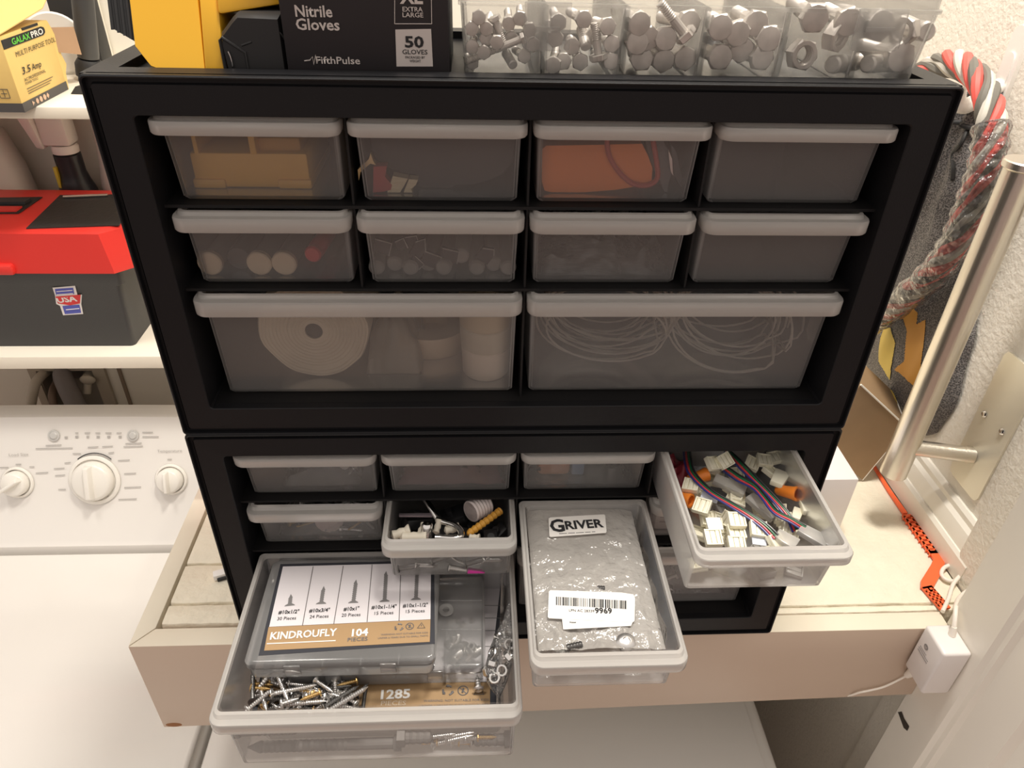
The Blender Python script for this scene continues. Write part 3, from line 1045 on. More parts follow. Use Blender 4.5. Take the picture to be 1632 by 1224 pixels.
b.tube(loop_pts([(-.818, .750, -.200), (-.812, .70, -.205), (-.806, .68, -.235), (-.797, .66, -.29), (-.795, .65, -.40)], 6), .007, 12)
b.obj('supply_hose', mat('brown_hose', (.22, .15, .11), .5), org=(-.818, .75, -.2), label='thin brown supply hose left of the grey drain hose', category='hose')
t = thing('valve', 'brass and grey shutoff valve at the right of the supply box', 'valve', (-.745, .74, -.195))
b = MB(); b.cyl((-.748, .758, -.185), (-.748, .712, -.182), .010); b.cyl((-.748, .716, -.182), (-.752, .702, -.208), .007); b.obj('valve_body', LH, t, world=True)
b = MB(); b.ball((-.744, .706, -.180), .012, (1.2, .5, .8)); b.obj('handle', LH, t, world=True)
t = thing('wall_panel_edge', 'dark vertical seam strip on the wall right of the supply box', 'seam strip', (-.69, .718, -.28))
MB().box(-.692, -.686, .7165, .7199, -.45, .0).obj('strip', mat('brown_seam', (.25, .19, .14), .7), t, world=True)

# ------------------------------------------------------------------ washer and dryer
WASH = mat('washer_enamel', (0.80, 0.77, 0.73), 0.22, coat=0.3)
ws = thing('washing_machine', 'white top-load washing machine with three console knobs left of the bench', 'washing machine', (-.72, .12, -1.18))
wx0, wx1 = -1.06, -.3735
MB().box(wx0, wx1, -.26, .48, -1.179, -.288, .012, 3).obj('cabinet', WASH, ws, world=True)
MB().box(wx0 + .004, wx1 - .004, -.262, .372, -.286, -.275, .004, 3).obj('lid', WASH, ws, world=True)
b = MB()
cp = [(.378, -.290), (.380, -.268), (.386, -.2625), (.4655, -.100), (.4705, -.0945), (.4765, -.0935), (.500, -.0935), (.505, -.10), (.505, -.29)]
N = 14
rg = []
for i in range(N + 1):
    x = wx0 + (wx1 - wx0) * i / N
    cz = 0.008 * (1 - ((i / N - .55) / .55) ** 2)
    rg.append([(x, y, z + (cz if z > -.099 else 0)) for y, z in cp])
b.loft(rg)
b.obj('console', WASH, ws, world=True)
n0 = V((0, -.1625, .0795)).normalized()
p0 = V((0, .4258, -.178))
con = lambda u, w, k=0.0: hitp(u, w, p0, n0) + n0 * k
upv = V((0, .0795, .1625)).normalized()
KN = mat('washer_knob_white', (.84, .81, .75), .25)
PR = mat('grey_print', (.42, .40, .38), .5)


def knob(u, w, R, rot, ring=True):
    p = con(u, w, .0002)
    b = MB()
    if ring:
        b.lathe([(R * 1.28, 0), (R * 1.28, .0012), (R * 1.2, .003), (R * 1.1, .003), (R * 1.08, .0)], 36, n0, p)
    b.lathe([(R, 0), (R, .010), (R * .93, .014), (R * .80, .016), (.001, .0165)], 36, n0, p)
    k = b.obj('knob', KN, ws, world=True)
    q = frame(p + n0 * .016, (V((1, 0, 0)) * math.cos(rot) + upv * math.sin(rot)), upv * math.cos(rot) - V((1, 0, 0)) * math.sin(rot))
    b = MB(q)
    b.hexa([(-R * .22, -R * .9, -.004), (R * .22, -R * .9, -.004), (R * .22, R * .9, -.004), (-R * .22, R * .9, -.004), (-R * .12, -R * .8, .010), (R * .12, -R * .8, .010), (R * .12, R * .8, .010), (-R * .12, R * .8, .010)], .0015)
    b.obj('grip', KN, k, world=True)


knob(151, 765, .0300, 0.02)
knob(28, 769, .0190, -1.0)
knob(273, 764, .0190, 0.03)


def marks(L, m=PR, name='printed_mark', r=.0007):
    b = MB()
    for (u0, w0, u1, w1) in L:
        a, c = con(u0, w0, .0004), con(u1, w1, .0004)
        d = (c - a)
        x = d.normalized()
        y = n0.cross(x) * r
        b.f([b.v(q) for q in (a - y, c - y, c + y, a + y)])
    b.obj(name, m, ws, world=True, smooth=0)


marks([(116, 723, 129, 723), (103, 738, 113, 737), (86, 747, 103, 746), (88, 758, 104, 757), (93, 780, 105, 780), (140, 713, 157, 712), (163, 712, 180, 711), (173, 722, 182, 721), (188, 734, 207, 733), (198, 755, 217, 754), (198, 777, 225, 776),
       (189, 796, 218, 795), (73, 710, 98, 709), (57, 715, 116, 714), (200, 707, 226, 706), (197, 712, 228, 711), (227, 689, 244, 689), (227, 696, 253, 696), (120, 690, 125, 690), (135, 690, 144, 690), (152, 690, 160, 690), (168, 690, 178, 690), (186, 690, 194, 690),
       (25, 740, 34, 740), (47, 744, 55, 744), (0, 745, 14, 745), (57, 754, 77, 753), (267, 732, 274, 732)])
marks([(120, 696, 125, 696), (138, 696, 142, 696), (154, 696, 159, 696), (171, 696, 176, 696), (189, 696, 194, 696), (103, 697, 108, 697)], PR, 'indicator_light', .0015)
for s, u0, u1, w in (('Load Size', 14, 45, 727), ('Temperature', 251, 290, 721)):
    a, c = con(u0, w, .0004), con(u1, w - 1, .0004)
    textw(s, (c - a).length, .0042, PR, ws, mw(ws).inverted() @ frame(a, c - a, upv))
b = MB()
arc = [con(151 + 42 * math.cos(a), 765 - 43 * math.sin(a), .0008) for a in [PI * (.28 + .44 * i / 16) for i in range(17)]]
b.tube(arc, .0008, 4)
b.obj('selector_arc', INK, ws, world=True)
for u in (86, 212):
    b = MB()
    b.lathe([(.0085, 0), (.0085, .0012), (.0065, .0016), (.0062, .0012), (.0045, .003), (.001, .0032)], 24, n0, con(u, 694, .0))
    b.obj('push_button', mat('button_grey', (.55, .54, .52), .4), ws, world=True)

dr = thing('dryer', 'white clothes dryer whose top shows under the bench', 'dryer', (-.02, .05, -1.18))
MB().box(-.366, .330, -.26, .46, -1.179, -.281, .010, 3).obj('cabinet', WASH, dr, world=True)
MB().box(-.361, .312, -.255, .440, -.2812, -.2785, .001, 2).obj('top_panel', WASH, dr, world=True)
b = MB()
b.box(-.336, -.296, .196, .226, 0.0, .168, .003)
b.obj('carton', mat('red_carton', (.75, .10, .10), .5), org=(-.316, .21, 0), label='red carton edge peeping out left of the lower cabinet on the bench', category='box')
t = thing('cord_connector', 'small white and black connector lying on the bench left of the cabinet', 'connector', (-.297, .083, 0))
m = Matrix.Translation((-.2965, .083, .0032)) @ Matrix.Rotation(.35, 4, 'Z')
MB(m).box(-.006, .0085, -.0042, .0042, -.0032, .0036, .0008).obj('cap', WH, t, world=True)
MB(m).box(-.003, .0085, -.0062, -.0042, -.0032, .0004, .0004).obj('pin', INK, t, world=True)
# ------------------------------------------------------------------ right: bar, bag, rope, cartons, orange tool, adapter
BRN = mat('brushed_nickel', (0.78, 0.74, 0.67), 0.33, metal=1.0, bump=0.1, bscale=80, stretch=(4, 4, .2))
t = thing('grab_bar', 'vertical brushed metal bar handle standing off the right wall', 'bar', (.485, .128, .10))
bx, by = .4195, .1480
b = MB()
b.lathe([(.001, 0), (.0128, 0), (.0140, .001), (.0140, .335), (.0128, .336), (.0128, .338)], 28, None, (bx, by, .072))
b.obj('tube', BRN, t, world=True)
b = MB()
b.lathe([(.001, 0), (.0155, 0), (.0165, .001), (.0165, .006), (.0155, .007), (.001, .007)], 28, None, (bx, by, .408))
b.obj('end_cap', BRN, t, world=True)
b = MB()
b.cyl((bx, by - .003, .112), (.4835, by - .018, .112), .0085, 20)
b.cyl((.474, by - .0155, .112), (.4838, by - .018, .112), .0088, 20)
b.obj('standoff_post', BRN, t, world=True)
PLM = mat('brass_toned_plate', (0.80, 0.76, 0.64), 0.32, metal=0.4)
b = MB()
b.loft([[(x, y, z) for y, z in rrect(.098, .1500, .074, .2300, .008, .008, 4)] for x in (.4848, .4825)]).bevel(.0004, 1)
b.obj('wall_plate', PLM, t, world=True)
for u, w in ((1569, 660), (1597, 688)):
    p = at(u, w, 0, .4822)
    b = MB(); b.lathe([(.0036, 0), (.0036, .0006), (.0026, .0016), (.001, .0018)], 16, (-1, 0, 0), p); b.obj('screw', STEEL, t, world=True)
b = MB()
b.box(.470, .4849, .112, .136, .35, .46, .002)
b.obj('upper_bracket', BRN, t, world=True)
b = MB(); b.cyl((bx, by - .003, .385), (.478, by - .018, .385), .0085, 20); b.obj('standoff_post', BRN, t, world=True)

# adhesive hook
WP = mat('white_hook_plastic', (.85, .82, .78), .3)
t = thing('wall_hook', 'white adhesive hook on the plaster wall behind the rope', 'hook', (.485, .30, .44))
b = MB()
ha = [at(u, w, 0, .4849) for u, w in ((1573, 170), (1600, 178), (1634, 66), (1612, 52))]
cy = sum((p.y for p in ha)) / 4
b.loft([[(x, y, z) for y, z in rrect(.2885, .3120, .412, .4930, .010, .010, 5)] for x in (.4848, .4815, .4805)]).bevel(.0006, 1)
b.obj('backplate', WP, t, world=True)
b = MB()
b.loft([[(x, y, z) for y, z in rrect(.2940, .3065, .434, .470, .006, .006, 5)] for x in (.4808, .4790)])
b.obj('tongue', WP, t, world=True)
b = MB()
b.tube(loop_pts([(.481, .300, .440), (.466, .300, .428), (.452, .300, .420), (.444, .300, .424), (.440, .300, .436)], 6), .0075, 12, rads=[.0080] * 8 + [.0075] * 9 + [.0068] * 8)
b.obj('hook_arm', WP, t, world=True)

# mesh drawstring bag on the hook, against the wall
MESHM = mat('dark_mesh_fabric', (.060, .056, .058), .7)
nt = MESHM.node_tree
B = nt.nodes['Principled BSDF']
tc = nt.nodes.new('ShaderNodeTexCoord'); vo = nt.nodes.new('ShaderNodeTexVoronoi'); vo.inputs['Scale'].default_value = 650
cr = nt.nodes.new('ShaderNodeValToRGB'); cr.color_ramp.elements[0].color = (.012, .011, .012, 1); cr.color_ramp.elements[1].color = (.20, .185, .18, 1)
cr.color_ramp.elements[0].position = .15; cr.color_ramp.elements[1].position = .75
nt.links.new(tc.outputs['Object'], vo.inputs['Vector']); nt.links.new(vo.outputs['Distance'], cr.inputs[0]); nt.links.new(cr.outputs[0], B.inputs['Base Color'])
bp = nt.nodes.new('ShaderNodeBump'); bp.inputs['Strength'].default_value = .6; bp.inputs['Distance'].default_value = .001
nt.links.new(vo.outputs['Distance'], bp.inputs['Height']); nt.links.new(bp.outputs[0], B.inputs['Normal'])
bagk = [(.437, .305, .012, .014), (.425, .316, .027, .018), (.405, .318, .037, .021), (.390, .314, .038, .018), (.37, .314, .048, .021), (.33, .304, .062, .023), (.27, .299, .081, .024), (.20, .292, .100, .025), (.14, .287, .107, .024), (.095, .285, .097, .018), (.080, .283, .081, .008)]


def bagp(z):
    for (z0, c0, w0, t0), (z1, c1, w1, t1) in zip(bagk[:-1], bagk[1:]):
        if z0 >= z >= z1:
            k = (z0 - z) / (z0 - z1)
            k = k * k * (3 - 2 * k)
            return c0 + (c1 - c0) * k, w0 + (w1 - w0) * k, t0 + (t1 - t0) * k
    return bagk[-1][1:] if z < bagk[-1][0] else bagk[0][1:]


def bagx(y, z):
    c, w, th = bagp(z)
    s = max(-1.0, min(1.0, (y - c) / w))
    fold = 1 + (.22 * math.sin(s * 9 + z * 12) + .10 * math.sin(s * 21 + z * 40)) * max(0.25, min(1, (z - .18) / .15))
    return .4828 - th * math.sqrt(max(0, 1 - s * s)) * fold


t = thing('mesh_bag', 'dark grey mesh bag with yellow printed shapes hanging on the right wall', 'bag', (.484, .28, .08))
b = MB()
rings = []
for i in range(45):
    z = .437 - (.437 - .080) * i / 44
    c, w, th = bagp(z)
    P = []
    for j in range(29):
        s = -math.cos(PI * j / 28)
        P.append((bagx(c + s * w, z), c + s * w, z))
    P += [(.4842, c + w * .9, z), (.4846, c, z), (.4842, c - w * .9, z)]
    rings.append(P)
b.loft(rings)
b.obj('bag_body', MESHM, t, world=True, smooth=1.2)
b = MB()
cp_ = [(bagx(.309 + .024 * math.sin(a), .398 + .003 * math.cos(2 * a)) - .0015, .306 + .023 * math.sin(a), .398 + .003 * math.cos(2 * a)) for a in [-PI / 2 + PI * i / 14 for i in range(15)]]
b.tube(cp_, .0024, 8)
b.tube(loop_pts([(.463, .300, .398), (.458, .294, .385), (.459, .302, .372), (.458, .292, .36), (.459, .288, .35)], 5), .0022, 8)
b.obj('drawstring', RUB, t, world=True)
PYEL = mat('yellow_fabric_print', (.62, .47, .10), .65)
PORG = mat('orange_fabric_print', (.60, .30, .06), .65)


def inside(x, y, P):
    r = False
    for (x0, y0), (x1, y1) in zip(P, P[1:] + P[:1]):
        if (y0 > y) != (y1 > y) and x < (x1 - x0) * (y - y0) / (y1 - y0) + x0:
            r = not r
    return r


def patch(poly, m):
    Q = [at(1300 + u / 3.06, 380 + w / 3.06, 0, .460) for u, w in poly]
    Q = [(p.y, p.z) for p in Q]
    y0, y1 = min(q[0] for q in Q), max(q[0] for q in Q)
    z0, z1 = min(q[1] for q in Q), max(q[1] for q in Q)
    b = MB()
    st = .0011
    V_ = {}
    ny, nz = int((y1 - y0) / st) + 1, int((z1 - z0) / st) + 1
    for i in range(ny):
        for j in range(nz):
            if inside(y0 + (i + .5) * st, z0 + (j + .5) * st, Q):
                vs = []
                for di, dj in ((0, 0), (1, 0), (1, 1), (0, 1)):
                    k = (i + di, j + dj)
                    if k not in V_:
                        y, z = y0 + k[0] * st, z0 + k[1] * st
                        V_[k] = b.v((bagx(y, z) - .0007, y, z))
                    vs.append(V_[k])
                b.f(vs)
    b.obj('printed_patch', m, t, world=True)


patch([(425, 335), (460, 300), (505, 365), (495, 420), (530, 395), (520, 520), (500, 650), (480, 730), (385, 640), (430, 600), (455, 450)], PORG)
patch([(345, 400), (380, 440), (398, 510), (380, 610), (352, 690), (305, 600), (315, 480)], PYEL)
patch([(240, 710), (300, 700), (350, 740), (375, 800), (360, 850), (300, 800)], PYEL)

# twisted rope looped over the hook
rp = thing('rope', 'thick red and grey twisted rope looped over the hook in a clear sleeve', 'rope', (.44, .28, .43))
path = loop_pts([(.420, .385, .405), (.428, .372, .428), (.434, .3428, .4460), (.436, .3144, .4560), (.436, .2800, .4540), (.436, .2480, .4395), (.436, .2250, .4140), (.436, .2145, .3840), (.436, .2125, .3490), (.436, .2145, .3100), (.436, .2320, .2670), (.436, .2730, .2090), (.436, .31, .165)], 8)
RR = mat('red_rope_fibre', (.80, .11, .09), .6)
RG = mat('grey_rope_fibre', (.15, .14, .12), .7)
RW = mat('pale_rope_fibre', (.55, .52, .46), .7)
STR = [RR, RG, RR, RW, RR, RG, RW, RG]
ln = [0]
for a, c in zip(path[:-1], path[1:]):
    ln.append(ln[-1] + (c - a).length)
for k in range(8):
    pts = []
    up = V((1, 0, 0))
    for i, p in enumerate(path):
        tg = (path[min(i + 1, len(path) - 1)] - path[max(i - 1, 0)]).normalized()
        u = (up - tg * up.dot(tg)).normalized()
        w = tg.cross(u)
        a = 2 * PI * (k / 8 + ln[i] / .105 + .04 * math.sin(ln[i] * 60 + k * 2))
        r = .0082 * (1 + .10 * math.sin(ln[i] * 90 + k * 1.7))
        pts.append(p + u * r * math.cos(a) + w * r * math.sin(a))
    b = MB(); b.tube(pts, .0043, 8, rads=[.0043 * (1 + .18 * math.sin(ln[i] * 140 + k * 2.2)) for i in range(len(pts))]); b.obj('strand', STR[k], rp, world=True)
SLV = clear('crinkled_film', (.92, .90, .88), alpha=.05, edge=.25, rough=.10, trans=.5, gloss=.5, bump=.7, bscale=140)
b = MB()
sp = path[len(path) // 2 - 2:]
b.tube(sp, .016, 16, rads=[.0155 + .0014 * math.sin(i * 1.7) for i in range(len(sp))])
b.obj('film_sleeve', SLV, rp, world=True)

# cartons behind the cabinet
KR = mat('kraft_cardboard', (.34, .225, .125), .75, var=.08, vscale=25)
KE = mat('white_carton_edge', (.80, .76, .68), .6)
Y = .2135
R_, Bm, TL = at(1445, 681, 1, Y), at(1375, 765, 1, Y), at(1372, 613, 1, Y)
BL = TL + (Bm - R_)
dp = V((.006, .055, .012))
t = thing('cardboard_box', 'brown cardboard box tilted on its corner behind the cabinets, near the bar', 'box', (Bm.x, Y, 0))
b = MB()
b.hexa([BL, Bm, Bm + dp, BL + dp, TL, R_, R_ + dp, TL + dp])
b.obj('carton', KR, t, world=True)
b = MB()
e1 = (TL - R_).normalized(); nn = V((0, 0, 1))
b.tube([R_, R_ + (TL - R_)], .0011, 6)
b.tube([R_ + dp * .01, R_ + dp], .0011, 6)
b.tube([R_, Bm], .0005, 6)
b.obj('paper_edge', KE, t, world=True, label='white paper edge of carton')
pb = at(1326, 850, 2, 0.0)
yw = pb.y
zt = at(1369, 764, 1, yw).z
pt = at(1369, 764, 1, yw)
pb2 = at(1363, 707, 2, zt)
b = MB()
b.box(pt.x - .085, pt.x, yw, pb2.y, 0.0, zt, .0008)
b.obj('carton', mat('white_carton', (.80, .76, .76), .5), org=(pt.x - .04, yw, 0), label='small white carton beside the lower cabinet, in front of the cardboard box', category='box')

# orange drain-cleaning strip on the bench
ORG = mat('orange_strip_plastic', (.95, .15, .045), .38)
t = thing('drain_strip', 'bright orange toothed plastic strip lying along the right baseboard', 'strip', (.46, .10, 0))
b = MB()
z0, z1 = 0.0008, .0034


def strip(P, Wd):
    P = [V(p) for p in P]
    rg = []
    for i, p in enumerate(P):
        d = (P[min(i + 1, len(P) - 1)] - P[max(0, i - 1)]).normalized()
        n = V((-d.y, d.x, 0)) * Wd[i]
        rg.append([p - n + V((0, 0, z0)), p + n + V((0, 0, z0)), p + n + V((0, 0, z1)), p - n + V((0, 0, z1))])
    b.loft(rg)


A = [at(u, w, 2, .003) for u, w in ((1393, 742), (1418, 782), (1443, 818))]
for p in A: p.z = 0
strip(A, [.0016, .0022, .0028])
B0, B1 = at(1446, 822, 2, .003), at(1488, 880, 2, .003)
B0.z = B1.z = 0
d = (B1 - B0).normalized(); n = V((-d.y, d.x, 0))
for s in (-1, 1):
    strip([B0 + n * s * .0042, B1 + n * s * .0042], [.0016, .0016])
for i in range(9):
    q = B0 + (B1 - B0) * (i / 8)
    strip([q - n * .005, q + n * .005], [.0020, .0020])
    strip([q + n * .005 + d * .002, q + n * .0085 + d * .0045], [.0012, .0004])
    strip([q - n * .005 + d * .002, q - n * .0075 + d * .0045], [.0012, .0004])
C = [at(u, w, 2, .003) for u, w in ((1486, 876), (1497, 893), (1493, 905), (1478, 930), (1477, 940))]
for p in C: p.z = 0
strip(C, [.0055, .0058, .0060, .0062, .0055])
D0, D1 = at(1478, 936, 2, .003), at(1504, 966, 2, .003)
D0.z = D1.z = 0
d = (D1 - D0).normalized(); n = V((-d.y, d.x, 0))
for s in (-1, 0, 1):
    strip([D0 + n * s * .0050, D1 + n * s * .0050], [.0010, .0010])
for i in range(6):
    q = D0 + (D1 - D0) * (i / 5)
    strip([q - n * .0058, q + n * .0058], [.0012 if i < 5 else .003] * 2)
b.obj('toothed_strip', ORG, t, world=True, smooth=0.5)

# white cord ring, power adapter with its cords
WC = mat('white_cord', (.84, .78, .70), .45)
b = MB()
b.tube(loop_pts([(.478, .0600, .004), (.466, .0560, .004), (.4565, .0570, .004), (.4540, .0640, .004), (.460, .0720, .005), (.470, .0755, .006), (.4785, .0720, .007), (.480, .064, .009), (.470, .0590, .009), (.458, .0500, .006), (.445, .034, .004), (.430, .018, .004)], 6), .0021, 10)
b.obj('cord', WC, org=(.465, .06, 0), label='loose loop of white cord on the bench corner by the door casing', category='cord')
ad = thing('power_adapter', 'white box power adapter fixed to the door casing below the bench corner', 'adapter', (.4165, -.017, -.055))
MB().box(.4022, .4305, -.0335, .0006, -.0560, .0080, .0030, 3).obj('housing', mat('white_adapter_plastic', (.80, .76, .74), .35), ad, world=True)
GR = mat('grey_adapter_print', (.30, .28, .28), .5)
b = MB()
b.lathe([(.0032, 0), (.0032, .0002)], 20, (-1, 0, 0), (.4021, -.0125, -.0095))
q = b.obj('round_emblem', GR, ad, world=True)
fa = lambda y, z: mw(ad).inverted() @ frame((.4019, y, z), (0, -1, 0), (0, 0, 1))
textw('GE', .0032, .0022, WH, ad, mw(ad).inverted() @ frame((.4017, -.0109, -.0106), (0, -1, 0), (0, 0, 1)))
for s, y, z, w in (('Linkable', -.006, -.0165, .011), ('Light Control', -.0050, -.0195, .017), ('Class 2 Power', -.0050, -.0225, .017)):
    bb = MB(); bb.box(.4018, .4021, y - w, y, z, z + .0008); bb.obj('small_print', GR, ad, world=True)
b = MB()
b.tube(loop_pts([(.4215, -.0120, .0070), (.4215, -.0100, .016), (.4235, -.0040, .023), (.4275, .004, .026), (.4340, .0120, .022), (.452, .030, .010), (.475, .046, .004)], 6), .0022, 10, rads=None)
b.lathe([(.0036, 0), (.0034, .004), (.0024, .010), (.001, .010)], 12, (0, .2, 1), (.4215, -.0120, .0078))
b.obj('output_cord', WC, ad, world=True)
b = MB()
b.lathe([(.0050, 0), (.0048, .008), (.0030, .018), (.001, .018)], 12, (-.15, .25, -1), (.412, -.006, -.0555))
b.tube(loop_pts([(.4098, -.0015, -.073), (.4040, .0000, -.084), (.392, -.0008, -.0935), (.3800, -.0012, -.0980), (.3690, -.0012, -.1015), (.358, .006, -.118), (.35, .03, -.13)], 6), .0011, 8)
b.obj('input_cord', WC, ad, world=True)
b = MB()
sx = .431
b.loft([[at(u, w, 0, sx + dx) for u, w in ((1431, 1135), (1437, 1134), (1441, 1145), (1449, 1158), (1446, 1165), (1440, 1160), (1435, 1146))] for dx in (-.0004, .0002)])
b.obj('hinge_mortise', mat('dark_gap', (.05, .04, .03), .9), org=(.431, -.02, -.11), label='dark chipped slot in the door casing below the power adapter', category='slot')
# ------------------------------------------------------------------ contents of the shut drawers (upper cabinet)
def zpx(poly, ou, ow, k):
    return [(ou + u / k, ow + w / k) for u, w in poly]


def slab(name, poly, y0, y1, m, label, cat, parent=None, bev=0.0015, dz=0.0):
    """a solid with the photo outline on the plane y0, running back to y1"""
    P = [at(u, w, 1, y0) for u, w in poly]
    for p in P:
        p.z = max(p.z, UZ + F1 + .0004 - dz)
    b = MB()
    b.loft([[p + V((0, 0, dz)) for p in P], [V((p.x, y1, p.z + dz)) for p in P]])
    if bev:
        b.bevel(bev, 2, .3)
    zmin = min(p.z for p in P) + dz
    if parent:
        return b.obj(name, m, parent, world=True)
    cx = sum(p.x for p in P) / len(P)
    return b.obj(name, m, org=(cx, (y0 + y1) / 2, zmin), label=label, category=cat)


UZ = CH
F1, F2, F3 = ROWB[0] + .0026, ROWB[1] + .0026, ROWB[2] + .0026     # inner floors of the three drawer rows
YC = mat('amber_case_plastic', (.85, .46, .07), .4)
t = thing('plastic_case', 'amber yellow plastic case inside the top left drawer of the upper cabinet', 'case', (-.175, .07, UZ + F1))
b = MB()
z = UZ + F1
b.box(-.2125, -.1395, .034, .110, z, z + .0225, .002)
b.box(-.2135, -.1930, .0325, .111, z - .0002, z + .0060, .0015)
b.box(-.1600, -.1385, .0325, .111, z - .0002, z + .0060, .0015)
b.box(-.2090, -.2062, .034, .110, z + .0215, z + .034, .0006)
b.box(-.1745, -.1705, .034, .110, z + .0215, z + .034, .0006)
b.obj('shell', YC, t, world=True)
b = MB()
b.box(-.1712, -.1440, .040, .105, z + .0205, z + .0305, .002)
b.obj('side_pocket', mat('dull_amber_plastic', (.55, .28, .05), .5), t, world=True)
DK = mat('charcoal_moulding', (.030, .027, .029), .5)
slab('moulded_hood', zpx([(205, 120), (205, 190), (230, 280), (300, 350), (420, 395), (515, 410), (515, 480), (545, 545), (600, 568), (650, 568), (690, 555), (725, 510), (760, 475), (880, 470), (980, 440), (1060, 405), (1125, 330), (1145, 190), (1145, 120)], 540, 180, 4.08), .036, .10, DK,
     'charcoal moulded hood filling the second drawer of the top row', 'hood', bev=.004, dz=.0005)
slab('red_clip', zpx([(225, 350), (312, 345), (300, 415), (345, 470), (338, 500), (290, 512), (222, 518)], 540, 180, 4.08), .026, .034, mat('dark_red_plastic', (.42, .03, .03), .5), 'dark red plastic clip in the second drawer of the top row', 'clip')
for poly, lb in (([(352, 410), (450, 428), (402, 570), (318, 560)], 'left fanned stack of cream cards in the second drawer of the top row'), ([(456, 430), (515, 436), (500, 470), (470, 495), (480, 530), (466, 572), (425, 570)], 'right stack of cream cards beside the charcoal hood in the second drawer')):
    q = slab('card_stack', zpx(poly, 540, 180, 4.08), .0265, .0345, mat('cream_card', (.80, .68, .46), .6, bump=.8, bscale=180, stretch=(.1, 1, 4)), lb, 'card stack', bev=.0003)
slab('brass_bracket', zpx([(122, 370), (195, 300), (206, 262), (222, 310), (240, 338), (205, 330), (140, 385), (130, 440)], 540, 180, 4.08), .026, .032, mat('pale_brass', (.80, .62, .32), .35, metal=.6), 'pale brass bracket at the left side of the second top drawer', 'bracket', bev=.0004)
slab('orange_pouch', zpx([(140, 225), (165, 203), (560, 196), (790, 190), (830, 270), (858, 350), (852, 430), (800, 460), (620, 490), (400, 518), (240, 532), (200, 526), (155, 495), (138, 440)], 830, 180, 4.08), .029, .088, mat('orange_pouch_plastic', (.92, .25, .04), .45), 'bright orange pouch in the third drawer of the top row', 'pouch', bev=.006, dz=-.001)
b = MB()
b.tube(loop_pts([at(830 + u / 4.08, 180 + w / 4.08, 1, .0268) for u, w in ((565, 130), (562, 200), (580, 290), (640, 385), (720, 455), (800, 472), (860, 455), (890, 410), (880, 300), (860, 180))], 5), .0017, 8)
b.obj('red_lead', mat('dull_red_wire', (.50, .06, .05), .4), org=at(1030, 297, 1, .0268), label='looped red test lead in front of the orange pouch', category='wire')
t = thing('pliers', 'grey handled pliers at the right of the orange pouch in the third top drawer', 'pliers', at(1060, 310, 1, .034))
slab('handle', zpx([(800, 140), (905, 140), (965, 260), (985, 380), (965, 440), (950, 530), (930, 530), (905, 440), (850, 330)], 830, 180, 4.08), .031, .041, mat('slate_grip', (.10, .10, .105), .5), '', '', t, .002)
slab('handle', zpx([(975, 200), (1010, 250), (1040, 380), (1065, 470), (1070, 560), (1045, 545), (1000, 400)], 830, 180, 4.08), .034, .042, mat('slate_grip', (.10, .10, .105), .5), '', '', t, .0015)
slab('jaw', zpx([(960, 240), (985, 300), (990, 410), (975, 380), (965, 300)], 830, 180, 4.08), .029, .033, STEEL, '', '', t, .0004)
# second row of the upper cabinet
CAPB = mat('beige_cap', (.72, .58, .42), .6)
TUBC = clear('tinted_tube', (.70, .66, .62), alpha=.22, edge=.5, rough=.2, trans=.4, gloss=.3)
for i, (u, w) in enumerate(((336, 431), (414, 430), (453, 427))):
    p = at(u, w, 1, .0245)
    p.z = UZ + F2 + .0088
    t = thing('tube', 'clear tube with beige end cap, %s in the second-row left drawer' % ('leftmost of three', 'middle of three', 'rightmost of three')[i], 'tube', (p.x, .07, UZ + F2), group='capped tubes')
    d = V((.06, 1, .0))
    b = MB(); b.lathe([(.0075, 0), (.0084, .0008), (.0084, .004), (.0075, .0042), (.001, .0042)], 24, d, p); b.obj('cap', CAPB, t, world=True)
    b = MB(); b.lathe([(.0078, .004), (.0078, .11)], 24, d, p); b.obj('barrel', TUBC, t, world=True)
p = at(383, 424, 1, .034); p.z = UZ + F2 + .0085
b = MB(); b.lathe([(.0001, 0), (.0075, 0), (.0082, .001), (.0082, .09), (.001, .09)], 24, (.06, 1, .0), p)
b.obj('dark_tube', mat('smoky_tube', (.045, .042, .045), .3), org=(p.x, .08, UZ + F2), label='smoky dark tube between the beige-capped tubes in the second-row left drawer', category='tube')
p = at(498, 411, 1, .0265); p.z = UZ + F2 + .0145
t = thing('screwdriver', 'small red screwdriver handle at the right of the capped tubes', 'screwdriver', (p.x, .06, UZ + F2))
b = MB(); b.lathe([(.0001, 0), (.0048, .0003), (.0058, .002), (.0050, .006), (.0060, .010), (.0058, .040), (.004, .048), (.001, .048)], 18, (.10, 1, -.03), p); b.obj('handle', mat('red_handle_plastic', (.60, .03, .04), .3), t, world=True)
b = MB(); b.lathe([(.0015, .046), (.0015, .105)], 10, (.10, 1, -.06), p); b.obj('shaft', STEEL, t, world=True)
VIAL = clear('milky_vial_plastic', (.90, .85, .78), alpha=.45, edge=.4, rough=.3, trans=.4, gloss=.2)
vm = MB(); vm.lathe([(.0001, 0), (.0042, 0), (.0054, .001), (.0056, .003), (.0056, .065), (.0045, .068), (.001, .068)], 18)
vme = vm.mesh('vial', VIAL)
VP = [(601, 440), (629, 441), (655, 440), (682, 437), (707, 440), (735, 430), (760, 439), (787, 440), (810, 437)]
for i, (u, w) in enumerate(VP):
    p = at(u, w, 1, .0245); p.z = UZ + F2 + .0060 + (.006 if i == 5 else 0)
    p.y += .006 * (i % 2)
    put('vial', vme, p, (rnd.uniform(-.05, .1), 1, 0), 0, label='milky plastic vial lying at the bottom of the second-row drawer with black chips', category='vial', group='milky vials in the second-row drawer')
CHIP = mat('black_chip', (.028, .026, .028), .5)
CHE = mat('chip_edge', (.55, .52, .48), .5)
